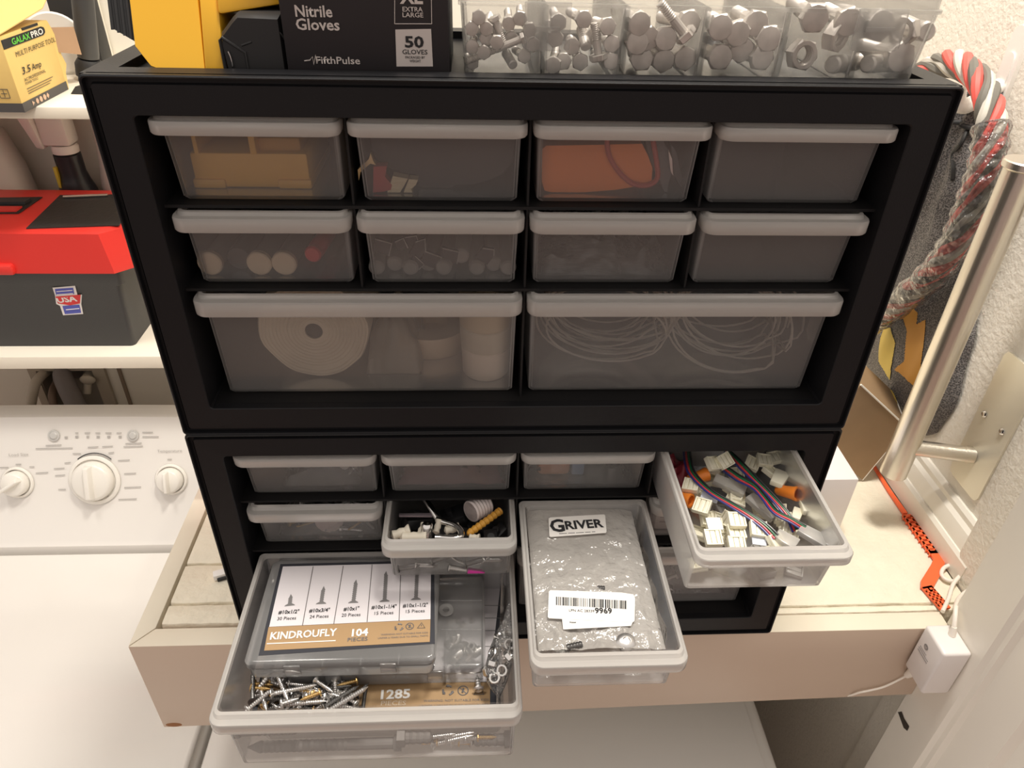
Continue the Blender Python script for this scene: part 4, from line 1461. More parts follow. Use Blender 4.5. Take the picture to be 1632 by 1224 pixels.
CHIPS = [[(235, 820), (345, 850), (325, 930), (222, 895)], [(365, 840), (420, 815), (450, 880), (385, 895)], [(430, 810), (505, 800), (515, 830), (480, 870), (445, 850)], [(495, 930), (555, 985), (520, 1020), (452, 965)], [(560, 900), (668, 940), (630, 1015), (530, 980)], [(672, 880), (782, 905), (768, 982), (668, 965)], [(935, 880), (1010, 890), (1008, 930), (965, 988), (890, 940)], [(500, 840), (560, 820), (565, 900), (520, 950), (455, 920)]]
for i, poly in enumerate(CHIPS):
    P = [at(540 + u / 4.08, 180 + w / 4.08, 1, .0262 + .0016 * (i % 3)) for u, w in poly]
    t = thing('chip', ('black square chip, leftmost above the vials', 'black bent chip second from the left above the vials', 'black chip near the rim above the vials', 'black chip with a low corner, left of the two middle chips', 'large black tilted chip in the middle of the vial drawer', 'black chip right of the large tilted one', 'black chip at the far right above the vials', 'black chip standing behind the middle chips in the vial drawer')[i], 'chip', min(P, key=lambda q: q.z))
    b = MB(); b.loft([P, [p + V((0, .0022, .0006)) for p in P]]); b.obj('plate', CHIP, t, world=True, smooth=0.3)
    b = MB(); b.tube([P[0], P[1], P[2]], .00035, 5); b.obj('pale_edge', CHE, t, world=True)
FILM = clear('thin_clear_film', (.90, .87, .82), alpha=.10, edge=.30, rough=.15, trans=.5, gloss=.40, bump=.6, bscale=70)


def crumple(name, x0, x1, y0, y1, z0, h, m, label, cat, seed=0, nx=26, ny=20, parent=None, sc=90):
    """a loose crumpled plastic bag: closed pillow with a creased upper side"""
    def fn(u, v, top):
        x, y = x0 + (x1 - x0) * u, y0 + (y1 - y0) * v
        e = (max(0, math.sin(PI * u)) ** .4) * (max(0, math.sin(PI * v)) ** .4)
        n = noise.noise(V((x * sc, y * sc, seed))) + .5 * noise.noise(V((x * sc * 2.3, y * sc * 2.3, seed + 5)))
        return V((x + .0015 * noise.noise(V((y * 60, seed, 1))), y + .0015 * noise.noise(V((x * 60, seed, 9))), z0 + (h * e * (.72 + .45 * n) if top else 0) + .0001))
    b = MB()
    b.sheet(lambda u, v: fn(u, v, True), nx, ny)
    b.sheet(lambda u, v: fn(u, v, False), nx, ny)
    bmesh.ops.remove_doubles(b.bm, verts=b.bm.verts, dist=.0002)
    if parent:
        return b.obj(name, m, parent, world=True, smooth=1.0)
    return b.obj(name, m, org=((x0 + x1) / 2, (y0 + y1) / 2, z0), label=label, category=cat, smooth=1.0)


crumple('clear_bag', .008, .104, .026, .135, UZ + F2, .042, FILM, 'crumpled clear bag in the third drawer of the second row', 'bag', 3)
# bottom row of the upper cabinet
ROLL = mat('cream_film_roll', (.72, .62, .48), .6, bump=.3, bscale=60, var=.12, vscale=40)
c = at(500, 528, 1, .036)
R = c.z - (UZ + F3) - .0002
t = thing('film_roll', 'big cream roll of film standing on edge in the bottom left upper drawer', 'roll', (c.x, .08, UZ + F3))
b = MB()
pr = [(.0065, .004), (.0065, .0)]
for k in range(12):
    r = .009 + (R - .011) * k / 11
    pr += [(r - .001, .0000), (r, .0007)]
pr += [(R - .001, .0003), (R, .002), (R, .085), (.0065, .087), (.0065, .004)]
b.lathe(pr, 40, (0, 1, 0), (c.x, .036, c.z))
for v in b.bm.verts:
    d = V((v.co.x - c.x, 0, v.co.z - c.z))
    if d.length > R * .8:
        k = 1 + .045 * (noise.noise(V((d.x * 60, v.co.y * 20, d.z * 60)))) - .01
        v.co.x = c.x + d.x * k
        v.co.z = max(UZ + F3 + .0002, c.z + d.z * k)
b.obj('roll_body', ROLL, t, world=True)
b = MB(); b.lathe([(.0001, .0012), (.0064, .0012), (.0064, .08), (.001, .08)], 18, (0, 1, 0), (c.x, .036, c.z)); b.obj('core', RUB, t, world=True)
crumple('wadded_film', -.118, -.076, .040, .110, UZ + F3, .055, clear('cream_film', (.80, .70, .56), alpha=.45, edge=.4, rough=.3, trans=.4, gloss=.2, bump=.5), 'crumpled cream film beside the big roll in the bottom left drawer', 'film', 8, sc=60)
tp = at(690, 560, 1, .075)
b = MB()
b.lathe([(.014, 0), (.030, 0), (.0305, .001), (.0305, .017), (.030, .018), (.014, .018), (.0135, .009)], 36, None, (-.070, .090, UZ + F3))
b.loft  # tape lies flat on the drawer floor
b.obj('tape_roll', mat('tan_tape', (.66, .50, .36), .5), org=(-.070, .090, UZ + F3), label='tan tape roll lying flat between the film roll and the cups', category='tape roll')
cu = at(766, 600, 1, .044)
zb_ = UZ + F3
for i, (z0, z1, r0, r1, col, lb) in enumerate(((0, .024, .0178, .0186, (.82, .70, .58), 'lowest white roll of the stack in the bottom left drawer'), (.0242, .043, .0190, .0196, (.66, .58, .46), 'middle roll of the stack in the bottom left drawer'), (.0432, .066, .0196, .0204, (.70, .57, .40), 'topmost yellowish roll of the stack in the bottom left drawer'))):
    b = MB(); b.lathe([(.008, z0), (r0 - .0008, z0), (r0, z0 + .001), (r1, z1 - .001), (r1 - .0008, z1), (.008, z1), (.008, z0)], 36, None, (-.0262, .046, zb_))
    b.obj('adhesive_roll', mat('cream_roll_%s' % 'abc'[i], col, .5), org=(-.0262, .046, zb_ + z0), label=lb, category='roll', group='stacked cream rolls')
WIRE = clear('pale_tubing', (.86, .78, .68), alpha=.8, edge=.3, rough=.3, trans=.3, gloss=.3)


def coil(cx, cz, rx, rz, n, seed, label, tilt):
    r_ = random.Random(seed)
    pts = []
    for k in range(n):
        ox, oz = r_.uniform(-.007, .007), r_.uniform(-.004, .004)
        ax, az = rx * r_.uniform(.78, 1.02), rz * r_.uniform(.72, 1.0)
        yy = .032 + r_.uniform(0, .055)
        th = tilt + r_.uniform(-.25, .25)
        for i in range(18):
            a = 2 * PI * i / 18
            x, z = ax * math.cos(a), az * math.sin(a)
            pts.append((cx + ox + x * math.cos(th) - z * math.sin(th), yy + .012 * math.sin(a + seed), max(UZ + F3 + .0012, cz + oz + x * math.sin(th) * .8 + z * math.cos(th))))
    b = MB()
    b.tube(loop_pts(pts, 2), .0008, 6)
    b.obj('tubing_coil', WIRE, org=(cx, .06, UZ + F3), label=label, category='coil')


coil(.067, UZ + F3 + .043, .050, .040, 15, 4, 'left coil of thin pale tubing in the bottom right drawer of the upper cabinet', 0.05)
coil(.163, UZ + F3 + .043, .046, .040, 12, 11, 'right coil of thin pale tubing in the bottom right drawer of the upper cabinet', -.25)

# ------------------------------------------------------------------ shut drawers of the lower cabinet
def bits(parent, boxr, n, mats, seed, L=(.006, .014), r=(.0008, .002)):
    """small metal pieces lying inside a bag: parts of the bag's filling"""
    r_ = random.Random(seed)
    x0, x1, y0, y1, z0, z1 = boxr
    for k in range(n):
        p = V((r_.uniform(x0, x1), r_.uniform(y0, y1), r_.uniform(z0, z1)))
        d = V((r_.uniform(-1, 1), r_.uniform(-1, 1), r_.uniform(-.3, .3))).normalized()
        rr, l = r_.uniform(*r), r_.uniform(*L)
        e = p + d * l
        e = V((min(max(e.x, x0), x1), min(max(e.y, y0), y1), min(max(e.z, z0), z1)))
        d = e - p
        l = max(d.length, rr * 5)
        b = MB(); b.lathe([(rr * 1.9, 0), (rr * 1.9, rr), (rr, rr)] + threads(b, rr, l, rr, rr * .8) + [(.0002, l + rr)], 10, d, p)
        b.obj('metal_piece', mats[k % len(mats)], parent, world=True)


SIL = mat('bright_zinc', (.72, .70, .68), .28, metal=.9)
DKS = mat('dark_steel', (.16, .155, .15), .35, metal=.85)
BRS = mat('brass_screw', (.72, .48, .20), .32, metal=.9)
t = thing('parts_bag', 'clear bag with silver pieces in the top left drawer of the lower cabinet', 'bag', (-.155, .07, F1))
crumple('film', -.195, -.130, .026, .12, F1, .030, FILM, '', '', 21, parent=t)
bits(t, (-.160, -.135, .030, .05, F1 + .003, F1 + .016), 9, [SIL, DKS], 2)
t = thing('parts_bag', 'pink tinted bag in the second top drawer of the lower cabinet', 'bag', (-.055, .07, F1))
crumple('film', -.100, -.010, .026, .12, F1, .032, clear('pink_film', (.80, .42, .42), alpha=.35, edge=.3, rough=.2, trans=.4, gloss=.3, bump=.5), '', '', 22, parent=t)
t = thing('parts_bag', 'clear bag with orange and blue pieces in the third top drawer of the lower cabinet', 'bag', (.055, .07, F1))
crumple('film', .008, .100, .024, .12, F1, .034, FILM, '', '', 23, parent=t)
b = MB(); b.box(.018, .046, .034, .06, F1 + .0005, F1 + .022, .004); b.obj('orange_piece', mat('peach_plastic', (.78, .36, .20), .5), t, world=True)
b = MB(); b.box(.047, .058, .034, .055, F1 + .0005, F1 + .022, .002); b.obj('blue_piece', mat('steel_blue_plastic', (.22, .34, .55), .5), t, world=True)
t = thing('hardware_bag', 'clear bag of screws and hooks in the second-row left drawer of the lower cabinet', 'bag', (-.16, .06, F2))
crumple('film', -.208, -.118, .026, .12, F2, .034, FILM, '', '', 24, parent=t)
bits(t, (-.200, -.125, .028, .05, F2 + .003, F2 + .020), 16, [SIL, SIL, BRS], 5, (.010, .026))
b = MB(); b.lathe([(.0001, 0), (.010, .001), (.0125, .004), (.0125, .0055), (.001, .006)], 20, (.1, -1, .3), (-.163, .036, F2 + .012)); b.obj('washer', mat('pinkish_disc', (.62, .50, .47), .4), t, world=True)
t = thing('paper_packet', 'white paper packet with grey print in the second-row right drawer of the lower cabinet', 'packet', (.165, .06, F2))
b = MB(); b.box(.124, .214, .025, .13, F2, F2 + .030, .003); b.obj('packet', mat('pale_paper', (.62, .58, .54), .7), t, world=True)
b = MB()
for i in range(3): b.box(.128, .128 + .022 - .004 * i, .0246, .0249, F2 + .010 + .006 * i, F2 + .0115 + .006 * i)
b.obj('small_print', GR, t, world=True)
t = thing('parts_bag', 'grey clear bag of pieces in the bottom right drawer of the lower cabinet', 'bag', (.11, .07, F3))
crumple('film', .012, .208, .028, .13, F3, .060, clear('greyish_film', (.62, .56, .54), alpha=.28, edge=.3, rough=.2, trans=.4, gloss=.4, bump=.7, bscale=90), '', '', 25, 36, 20, t, 55)
bits(t, (.10, .20, .030, .05, F3 + .004, F3 + .03), 14, [SIL, mat('pale_plastic_peg', (.7, .65, .6), .4)], 9, (.008, .02), (.0012, .0026))

# ------------------------------------------------------------------ open drawer, top right: strip-light connectors
CON = mat('cream_connector', (.86, .82, .66), .42)
CLC = clear('clear_connector', (.88, .85, .80), alpha=.50, edge=.35, rough=.2, trans=.4, gloss=.3)
TAB = mat('pale_blue_tape', (.66, .70, .80), .5)
ORN = mat('orange_wire_nut', (.88, .25, .03), .4)
zf = F1


def connector_mesh():
    t_ = MB()
    W_, D_, H_ = .0062, .0062, .0050
    t_.box(-W_, W_, -D_, D_, 0, H_ * .55, .0005)
    t_.box(-W_, -W_ + .0012, -D_, D_, H_ * .5, H_, .0003); t_.box(W_ - .0012, W_, -D_, D_, H_ * .5, H_, .0003)
    t_.box(-W_ + .0014, -.0022, -D_ + .0012, D_ - .0004, H_ * .5, H_ * .80, .0002)
    t_.box(-.0017, .0017, -D_ + .0012, D_ - .0004, H_ * .5, H_ * .74, .0002)
    t_.box(.0022, W_ - .0014, -D_ + .0012, D_ - .0004, H_ * .5, H_ * .80, .0002)
    t_.box(-W_ + .001, W_ - .001, D_ - .0010, D_, H_ * .5, H_ * .9, .0002)
    t_.box(-W_ + .001, W_ - .001, -D_, -D_ + .0010, H_ * .5, H_ * .95, .0002)
    return t_


def connector(u, w, z, yaw, label, tab=None, m=None, tilt=(0, 0), s=1.0):
    p = at(u, w, 2, z)
    t = thing('connector', label, 'connector', p, (tilt[0], tilt[1], yaw))
    t.scale = (s, s, s)
    connector_mesh().obj('clip', m or CON, t)
    if tab:
        b = MB(); b.box(-.0052, .0052, -.0062 - tab, -.0060, .0008, .0016, .0002) if tab > 0 else b.box(-.0052, .0052, .0060, .0062 - tab, .0008, .0016, .0002)
        b.obj('tape_tab', TAB, t)


ou, ow, k = 1030, 700, 4.663
Z = lambda u, w: (ou + u / k, ow + w / k)
for (u, w, z, yaw, lb, tab, tl) in (
        (335, 360, .2020, -.45, 'cream strip connector with a pale blue tab at the left rim of the connector drawer', None, (.15, -.2)),
        (415, 510, .2030, -.55, 'cream strip connector tilted up left of the pale blue tab', None, (.35, -.1)),
        (665, 615, .2045, -.05, 'cream ribbed connector in the middle of the connector pile', None, (.25, 0)),
        (490, 745, .2050, .0, 'cream connector at the front left corner of the connector drawer', None, (.3, 0)),
        (825, 680, .2040, -.12, 'cream connector with a pale blue tab hanging forward, right of the middle one', .006, (.3, .1)),
        (665, 710, .1990, -.05, 'cream connector lying under the ribbed one in the middle', None, (.1, 0)),
        (665, 795, .2030, -.03, 'cream two-part connector at the front rim of the connector drawer', None, (.35, 0)),
        (480, 190, .2080, .45, 'grey-white opened connector at the back left of the connector drawer', None, (.5, .3)),
        (575, 165, .2090, .45, 'grey-white connector lid at the back of the connector drawer', None, (.6, -.2)),
        (870, 170, .2040, -.1, 'pale connector lying at the back right of the connector drawer', None, (.2, .1)),
        (920, 260, .2000, .6, 'pale connector turned diagonally behind the orange wire nut', None, (.1, .3)),
        (960, 150, .2040, .1, 'pale connector beside the back right corner of the connector drawer', None, (.1, -.2)),
        (950, 775, .2010, .5, 'cream connector standing diagonally by the front rim, right of the tabs', None, (.5, .2)),
        (1060, 690, .1980, -.4, 'cream connector half under the large clear plug', None, (.2, .2)),
        (1005, 600, .1950, -.3, 'cream connector under the coloured wires', None, (.1, .1)),
        (780, 190, .2000, -.5, 'pale connector at the back between the two wire ribbons', None, (.3, .2))):
    uu, ww = Z(u, w)
    connector(uu, ww, z, yaw, lb, tab, None, tl, 1.0 if w > 300 else .95)
for (u, w, z, yaw, lb, L_, W_) in ((470, 430, .2035, -.45, 'pale blue tape strip at the left of the connector drawer', .013, .0085), (505, 630, .2050, .02, 'pale blue tape square between the cream connectors', .011, .0105)):
    p = at(*Z(u, w), 2, z)
    m = Matrix.Translation(p) @ Matrix.Rotation(yaw, 4, 'Z') @ Matrix.Rotation(.2, 4, 'X')
    b = MB(m); b.box(-L_ / 2, L_ / 2, -W_ / 2, W_ / 2, 0, .0006, .0001)
    b.obj('tape_strip', TAB, org=p, label=lb, category='tape')
for (u, w, z, yaw, lb, L_) in ((620, 340, .2010, -.55, 'clear frosted plug lying behind the first wire ribbon', .026), (860, 500, .2000, -.95, 'clear frosted plug under the middle wire ribbon', .026), (1040, 745, .2060, -.75, 'clear frosted plug ending the left wire ribbon at the front', .016), (1240, 715, .2080, -.70, 'large clear plug ending the middle wire ribbon at the front right', .021),
                               (1185, 500, .2040, 1.35, 'pale upright plug at the right side of the connector drawer', .016), (1245, 600, .1990, 1.4, 'pale plug low by the right wall of the connector drawer', .016), (1120, 560, .2000, 1.0, 'beige plug between the wire ribbon and the upright plug', .014), (990, 290, .2050, .95, 'long white plug leaning by the orange wire nut', .020)):
    p = at(*Z(u, w), 2, z)
    m = Matrix.Translation(p) @ Matrix.Rotation(yaw, 4, 'Z') @ Matrix.Rotation(.12, 4, 'Y')
    b = MB(m)
    h = .0040 if L_ < .018 and yaw > 0.9 else .0062
    b.hexa([(-L_ / 2, -h * .8, -.0030), (L_ / 2, -h, -.0030), (L_ / 2, h, -.0030), (-L_ / 2, h * .8, -.0030), (-L_ / 2, -h * .8, .0016), (L_ / 2, -h, .0022), (L_ / 2, h, .0022), (-L_ / 2, h * .8, .0016)], .0008)
    b.obj('plug', CLC if yaw < 0 else CON, org=p, label=lb, category='plug')
for (u, w, z, d, lb) in ((1088, 400, .2040, (.55, -.65, .35), 'orange wire nut with its open end up at the right of the connector drawer'), (300, 450, .1985, (.5, -.5, .2), 'orange wire nut half hidden under the left connector'), (420, 270, .1990, (.7, .2, .1), 'orange-red wire nut at the back left under the wires')):
    p = at(*Z(u, w), 2, z)
    b = MB()
    b.lathe([(.0001, -.014), (.0030, -.014), (.0042, -.012), (.0052, .0), (.0058, .002), (.0058, .004), (.0044, .004), (.0036, -.003), (.0005, -.008)], 18, d, p)
    b.obj('wire_nut', ORN, org=p, label=lb, category='wire nut', smooth=.6)
CW_ = [mat('black_wire', (.015, .015, .018), .35), mat('green_wire', (.01, .12, .05), .35), mat('red_wire', (.62, .05, .06), .35), mat('navy_wire', (.03, .035, .20), .35)]
for rib, (pts, lb, dw) in enumerate((
        ([(300, 60, .200), (310, 160, .206), (345, 260, .2085), (470, 385, .2100), (620, 480, .2105), (760, 565, .2105), (880, 650, .2095), (960, 730, .2075)], 'left ribbon of black, green, red and navy wires across the connector pile', .0017),
        ([(560, 200, .204), (680, 285, .2080), (800, 350, .2100), (880, 440, .2110), (960, 540, .2115), (1080, 605, .2110), (1180, 665, .2095)], 'middle ribbon of coloured wires running to the large clear plug', .0016),
        ([(600, 90, .205), (700, 190, .2100), (800, 290, .2115), (900, 390, .2115), (990, 490, .2105), (1060, 580, .2080), (1110, 680, .2040)], 'back ribbon of coloured wires passing the orange wire nut', .0016),
        ([(1060, 70, .205), (1120, 170, .208), (1150, 270, .207), (1160, 390, .2055)], 'short wire ribbon by the right wall of the connector drawer', .0011))):
    P = loop_pts([at(*Z(u, w), 2, z) for u, w, z in pts], 5)
    t = thing('wire_ribbon', lb, 'wire', P[-1])
    for j in range(4):
        Q = []
        for i, p in enumerate(P):
            d = (P[min(i + 1, len(P) - 1)] - P[max(0, i - 1)]).normalized()
            n = V((-d.y, d.x, .25)).normalized()
            tw = .0006 * math.sin(i * .25 + j)
            Q.append(p - n * (j - 1.5) * dw * (.95 + .1 * math.sin(i * .4)) + V((0, 0, tw)))
        b = MB(); b.tube(Q, dw * .5, 7); b.obj('strand', CW_[j], t, world=True)
crumple('red_pouch', .122, .150, .005, .045, zf, .028, mat('dark_red_film', (.35, .03, .05), .35), 'dark red pouch at the back left of the connector drawer', 'pouch', 31)
r_ = random.Random(12)
for i in range(44):
    x, y = r_.uniform(.127, .209), r_.uniform(-.080, .02)
    lay = i % 3
    t = dup_src = None
    b = connector_mesh()
    o = b.obj('connector', CON if i % 3 else CLC, label='cream strip connector buried low in the connector drawer', category='connector', group='connectors buried low in the drawer')
    o.location = (x, y, zf + .0003 + lay * .0080)
    o.rotation_euler = (r_.uniform(-.2, .2) + lay * .2, r_.uniform(-.2, .2), r_.uniform(-PI, PI))

# ------------------------------------------------------------------ open drawer, second row: hook bolt and anchors
k, ou, ow = 5.1, 590, 700
Z2 = lambda u, w, z: at(590 + u / 5.1, 700 + w / 5.1, 2, z)
CHR = mat('chrome_steel', (.80, .79, .77), .12, metal=1.0)
t = thing('hook_bolt', 'large shiny steel hook bolt in the half open drawer', 'hook', Z2(600, 800, .150))
hp = loop_pts([Z2(460, 520, .150), Z2(505, 590, .153), Z2(555, 655, .1560), Z2(620, 680, .1575), Z2(690, 705, .1590), Z2(735, 745, .1600), Z2(735, 790, .1600), Z2(680, 806, .1600), Z2(600, 802, .1600), Z2(530, 800, .1595)], 6)
b = MB(); b.tube(hp[12:], .0027, 12); b.obj('hook', CHR, t, world=True)
b = MB()
a, c = hp[12], Z2(420, 440, .148)
b.lathe([(.0027, 0)] + threads(b, .0005, (c - a).length, .0031, .0018), 12, c - a, a)
b.obj('thread', CHR, t, world=True)
t = thing('wall_anchor', 'mustard yellow ribbed wall anchor lying across the half open drawer', 'anchor', Z2(900, 700, .150))
a, c = Z2(790, 775, .156), Z2(1060, 580, .158)
L = (c - a).length
b = MB(); pr = [(.0012, 0)]
for i in range(8):
    z0 = L * (.04 + .92 * i / 8)
    pr += [(.0026, z0), (.0034, z0 + L * .08), (.0027, z0 + L * .1)]
pr += [(.0034, L * .985), (.0030, L), (.001, L)]
b.lathe(pr, 14, c - a, a); b.obj('sleeve', mat('mustard_plastic', (.72, .36, .05), .45), t, world=True)
b = MB()
a, c = Z2(815, 590, .158), Z2(930, 530, .156)
pr = [(.0088, 0), (.0095, .001)]
for i in range(6): pr += [(.0095, .002 + i * .0030), (.0088, .0032 + i * .0030)]
L = pr[-1][1]
pr += [(.0078, L)] + [(.0074 - .0006 * (i % 2), L - i * .0016) for i in range(12)] + [(.0085, 0)]
b.lathe(pr, 26, c - a, a); b.obj('threaded_sleeve', mat('pinkish_white_sleeve', (.72, .64, .62), .4), org=a, label='open pinkish white threaded sleeve behind the yellow anchor', category='sleeve', smooth=.5)
IVO = mat('ivory_plastic', (.80, .74, .62), .45)
for u, w, z, d, L, r, lb in ((170, 790, .157, (1, .25, .2), .016, .0045, 'ivory anchor at the left corner of the half open drawer'), (240, 800, .158, (1, -.05, .05), .022, .0048, 'long ivory anchor along the front rim of the half open drawer'), (390, 795, .156, (.4, .8, .3), .012, .0032, 'short ivory anchor beside the chrome clamp'), (600, 745, .154, (1, .2, .1), .013, .0036, 'small ivory anchor under the hook bolt'), (800, 795, .157, (1, -.2, .1), .009, .0028, 'tiny ivory anchor at the foot of the yellow anchor'), (530, 770, .152, (.3, 1, .5), .012, .003, 'ivory anchor standing left of the hook')):
    a = Z2(u, w, z)
    b = MB(); b.lathe([(.0006, 0), (r, L * .12), (r * .8, L * .35), (r, L * .5), (r * .8, L * .75), (r * 1.15, L * .92), (r * 1.15, L), (.001, L)], 12, d, a)
    b.obj('plastic_anchor', IVO, org=a, label=lb, category='anchor')
a = Z2(460, 790, .157)
b = MB(); b.lathe([(.0026, 0), (.0042, 0), (.0046, .001), (.0046, .010), (.0036, .0115), (.0024, .0115), (.0022, .0)], 18, (.05, .35, 1), a)
b.obj('cable_clamp', CHR, org=a, label='chrome ring clamp standing left of the hook bolt', category='clamp')
b = MB(); p = Z2(375, 620, .154)
b.hexa([p + V(q) for q in ((-.0145, -.001, -.001), (.0145, -.002, -.001), (.0145, .002, -.001), (-.0145, .002, -.001), (-.0145, -.001, .001), (.0145, -.002, .001), (.0145, .002, .001), (-.0145, .002, .001))], .0005)
b.obj('metal_bar', mat('mauve_steel', (.45, .38, .42), .3, metal=.6), org=p, label='thin mauve steel bar lying at the left back of the half open drawer', category='bar')
BLP = mat('black_part', (.02, .02, .022), .35)
r_ = random.Random(5)
for i, (x, y, z, s) in enumerate(((-.092, .0, .135, .010), (-.076, -.004, .140, .009), (-.060, .006, .137, .011), (-.040, .002, .138, .011), (-.022, -.006, .140, .010), (-.015, .006, .137, .008), (-.030, .016, .136, .011), (-.085, .02, .138, .012), (-.055, .028, .136, .013))):
    b = MB(Matrix.Translation((x, y, z)) @ Euler((r_.uniform(-.5, .5), r_.uniform(-.5, .5), r_.uniform(0, 3))).to_matrix().to_4x4())
    b.box(-s, s, -s * .6, s * .6, -.004, .005, .0015)
    b.cyl((0, 0, .004), (0, 0, .010), .003)
    b.obj('black_fitting', BLP, org=(x, y, z - .005), label='black plastic fitting deep in the half open drawer', category='fitting', group='black fittings in the half open drawer')
for i in range(6):
    a = V((-.099 + .0138 * i, -.0195 + .001 * (i % 2), F2 + .006 + .004 * (i % 3)))
    L = .016
    b = MB(); b.lathe([(.0034, 0), (.0034, .001)] + threads(b, .0012, L, .0024, .0022) + [(.0003, L + .003)], 12, (1, .1 * (i % 3), .25 * (-1) ** i), a)
    b.obj('coarse_screw', SIL if i % 2 else DKS, org=a, label='coarse metal screw low behind the front of the half open drawer', category='screw', group='coarse screws behind the half open drawer front')
b = MB(); b.tube(loop_pts([(-.057, -.018, F2 + .022), (-.050, -.0185, F2 + .014), (-.040, -.019, F2 + .010), (-.030, -.019, F2 + .012), (-.024, -.018, F2 + .018)], 6), .0012, 8)
b.obj('steel_ring', CHR, org=(-.04, -.019, F2 + .01), label='curved bright steel ring seen through the front of the half open drawer', category='ring')
p = V((-.040, -.0212, F2 + .0004))
b = MB(); b.hexa([p + V(q) for q in ((-.002, 0, 0), (.013, 0, 0), (.013, .003, 0), (-.002, .003, 0), (-.001, 0, .0050), (.010, 0, .0020), (.010, .003, .0020), (-.001, .003, .0050))], .0004)
b.obj('magenta_chip', mat('magenta_plastic', (.80, .05, .42), .4), org=p, label='magenta plastic sliver low behind the front of the half open drawer', category='chip')

# ------------------------------------------------------------------ open drawer, second row third: bagged pegs
k3 = lambda u, w, z: at(820 + u / 5.562, 700 + w / 5.562, 2, z)
k4 = lambda u, w, z: at(820 + u / 5.628, 900 + w / 5.628, 2, z)
BAGZ = .1640
BAGM = clear('satin_bag_film', (.84, .80, .75), alpha=.50, edge=.25, rough=.16, trans=.35, gloss=.45, bump=.55, bscale=75)
pb = thing('bagged_set', 'large clear satin bag of clear pegs and screws filling the long open drawer', 'bag', (.05, -.06, F2))


def bagz(x, y):
    wgt = max(0, min(1, (-.045 - y) / .04))
    n = noise.noise(V((x * 70, y * 70, 1.5))) + .6 * noise.noise(V((x * 150, y * 150, 4)))
    ex = min(1, (x - .0070) / .012, (.0965 - x) / .012)
    return BAGZ - .004 * (1 - max(0, ex) ** .5) + min(.0022, n * (.0008 + .0020 * wgt))


b = MB()
X0, X1, Y0, Y1 = .0078, .0960, -.1275, .0060
b.sheet(lambda u, v: V((X0 + (X1 - X0) * u, Y0 + (Y1 - Y0) * v, bagz(X0 + (X1 - X0) * u, Y0 + (Y1 - Y0) * v))), 44, 66)
n_ = 44
b.sheet(lambda u, v: V((X0 + .003 + (X1 - X0 - .006) * u, Y0 + .008 + (Y1 - Y0 - .008) * v, F2 + .0006)), 8, 8)
b.obj('film', BAGM, pb, world=True, smooth=1.0)
PEG = clear('clear_peg_plastic', (.90, .87, .82), alpha=.45, edge=.5, rough=.12, trans=.4, gloss=.5)
r_ = random.Random(3)
for i in range(34):
    x, y = r_.uniform(.014, .084), r_.uniform(-.124, -.048)
    a = V((x, y, BAGZ - .005 - r_.uniform(0, .004)))
    d = V((r_.uniform(-1, 1), r_.uniform(-1, 1), r_.uniform(-.1, .1))).normalized()
    b = MB(); b.lathe([(.0001, 0), (.0030, 0), (.0032, .0008), (.0018, .0012), (.0018, .013), (.0024, .0134), (.0024, .0150), (.0001, .0152)], 10, d, a); b.obj('clear_peg', PEG, pb, world=True)
for u, w, du, dw_, r, L, m in ((470, 215, 530, 165, .0014, .013, DKS), (470, 745, 605, 715, .0026, .020, DKS), (990, 545, 985, 690, .0018, .022, SIL), (740, 210, 810, 215, .0022, .010, DKS), (850, 600, 800, 560, .0016, .012, DKS)):
    a, c = k4(u, w, BAGZ - .0012), k4(du, dw_, BAGZ - .0012)
    L = (c - a).length
    b = MB(); b.lathe([(r * .8, 0)] + threads(b, .0004, L, r, r * .8) + [(r * .5, L)], 10, c - a, a); b.obj('screw', m, pb, world=True)
a = k4(1000, 692, BAGZ - .001)
b = MB(); b.lathe([(.0060, -.002), (.0068, -.001), (.0068, .0005), (.005, .0022), (.0028, .0026), (.0022, .0012), (.0005, .001)], 20, (0, -.25, 1), a); b.obj('bolt_head', SIL, pb, world=True)
LABW = mat('white_label', (.82, .79, .75), .5)


def lab(name, pts, z, parent, m=LABW, h=.00025, fn=k3, r=0):
    P = [fn(u, w, z) for u, w in pts]
    b = MB(); b.loft([P, [p + V((0, 0, h)) for p in P]])
    return b.obj(name, m, parent, world=True, smooth=0)


def tpx(s, a, c, hp, z, m, parent, fn, bold=.0, name='lettering', shear=0.0):
    """lettering on a level surface from photo point a to c, capitals hp photo units high"""
    A, C = fn(a[0], a[1], z), fn(c[0], c[1], z)
    Hh = fn(a[0], a[1] - hp, z)
    return textw(s, (C - A).length, (Hh - A).length, m, parent, mw(parent).inverted() @ frame(A, C - A, V((-(C - A).y, (C - A).x, 0))), name, bold, .0002)


lz = BAGZ + .0024
l1 = lab('brand_label', [(318, 695), (790, 668), (803, 675), (816, 820), (808, 832), (322, 868), (309, 860), (302, 705)][::-1], lz, pb)
tpx('G', (320, 822), (448, 815), 104, lz + .0004, INK, l1, k3, .03)
tpx('RIVER', (450, 800), (788, 779), 70, lz + .0004, INK, l1, k3, .03)
bb = MB()
for u0, w0, u1, w1 in ((395, 838, 465, 834), (475, 833, 535, 830), (545, 830, 615, 826), (625, 825, 675, 823), (685, 822, 715, 820)):
    A, C = k3(u0, w0, lz + .0004), k3(u1, w1, lz + .0004); bb.tube([A, C], .00025, 4)
bb.obj('small_print', INK, l1, world=True)
l3 = lab('condition_label', [(425, 480), (1060, 515), (1045, 550), (437, 582)][::-1], lz - .0003, pb, fn=k4)
tpx('New', (495, 524), (553, 524), 14, lz + .0001, INK, l3, k4, .02)
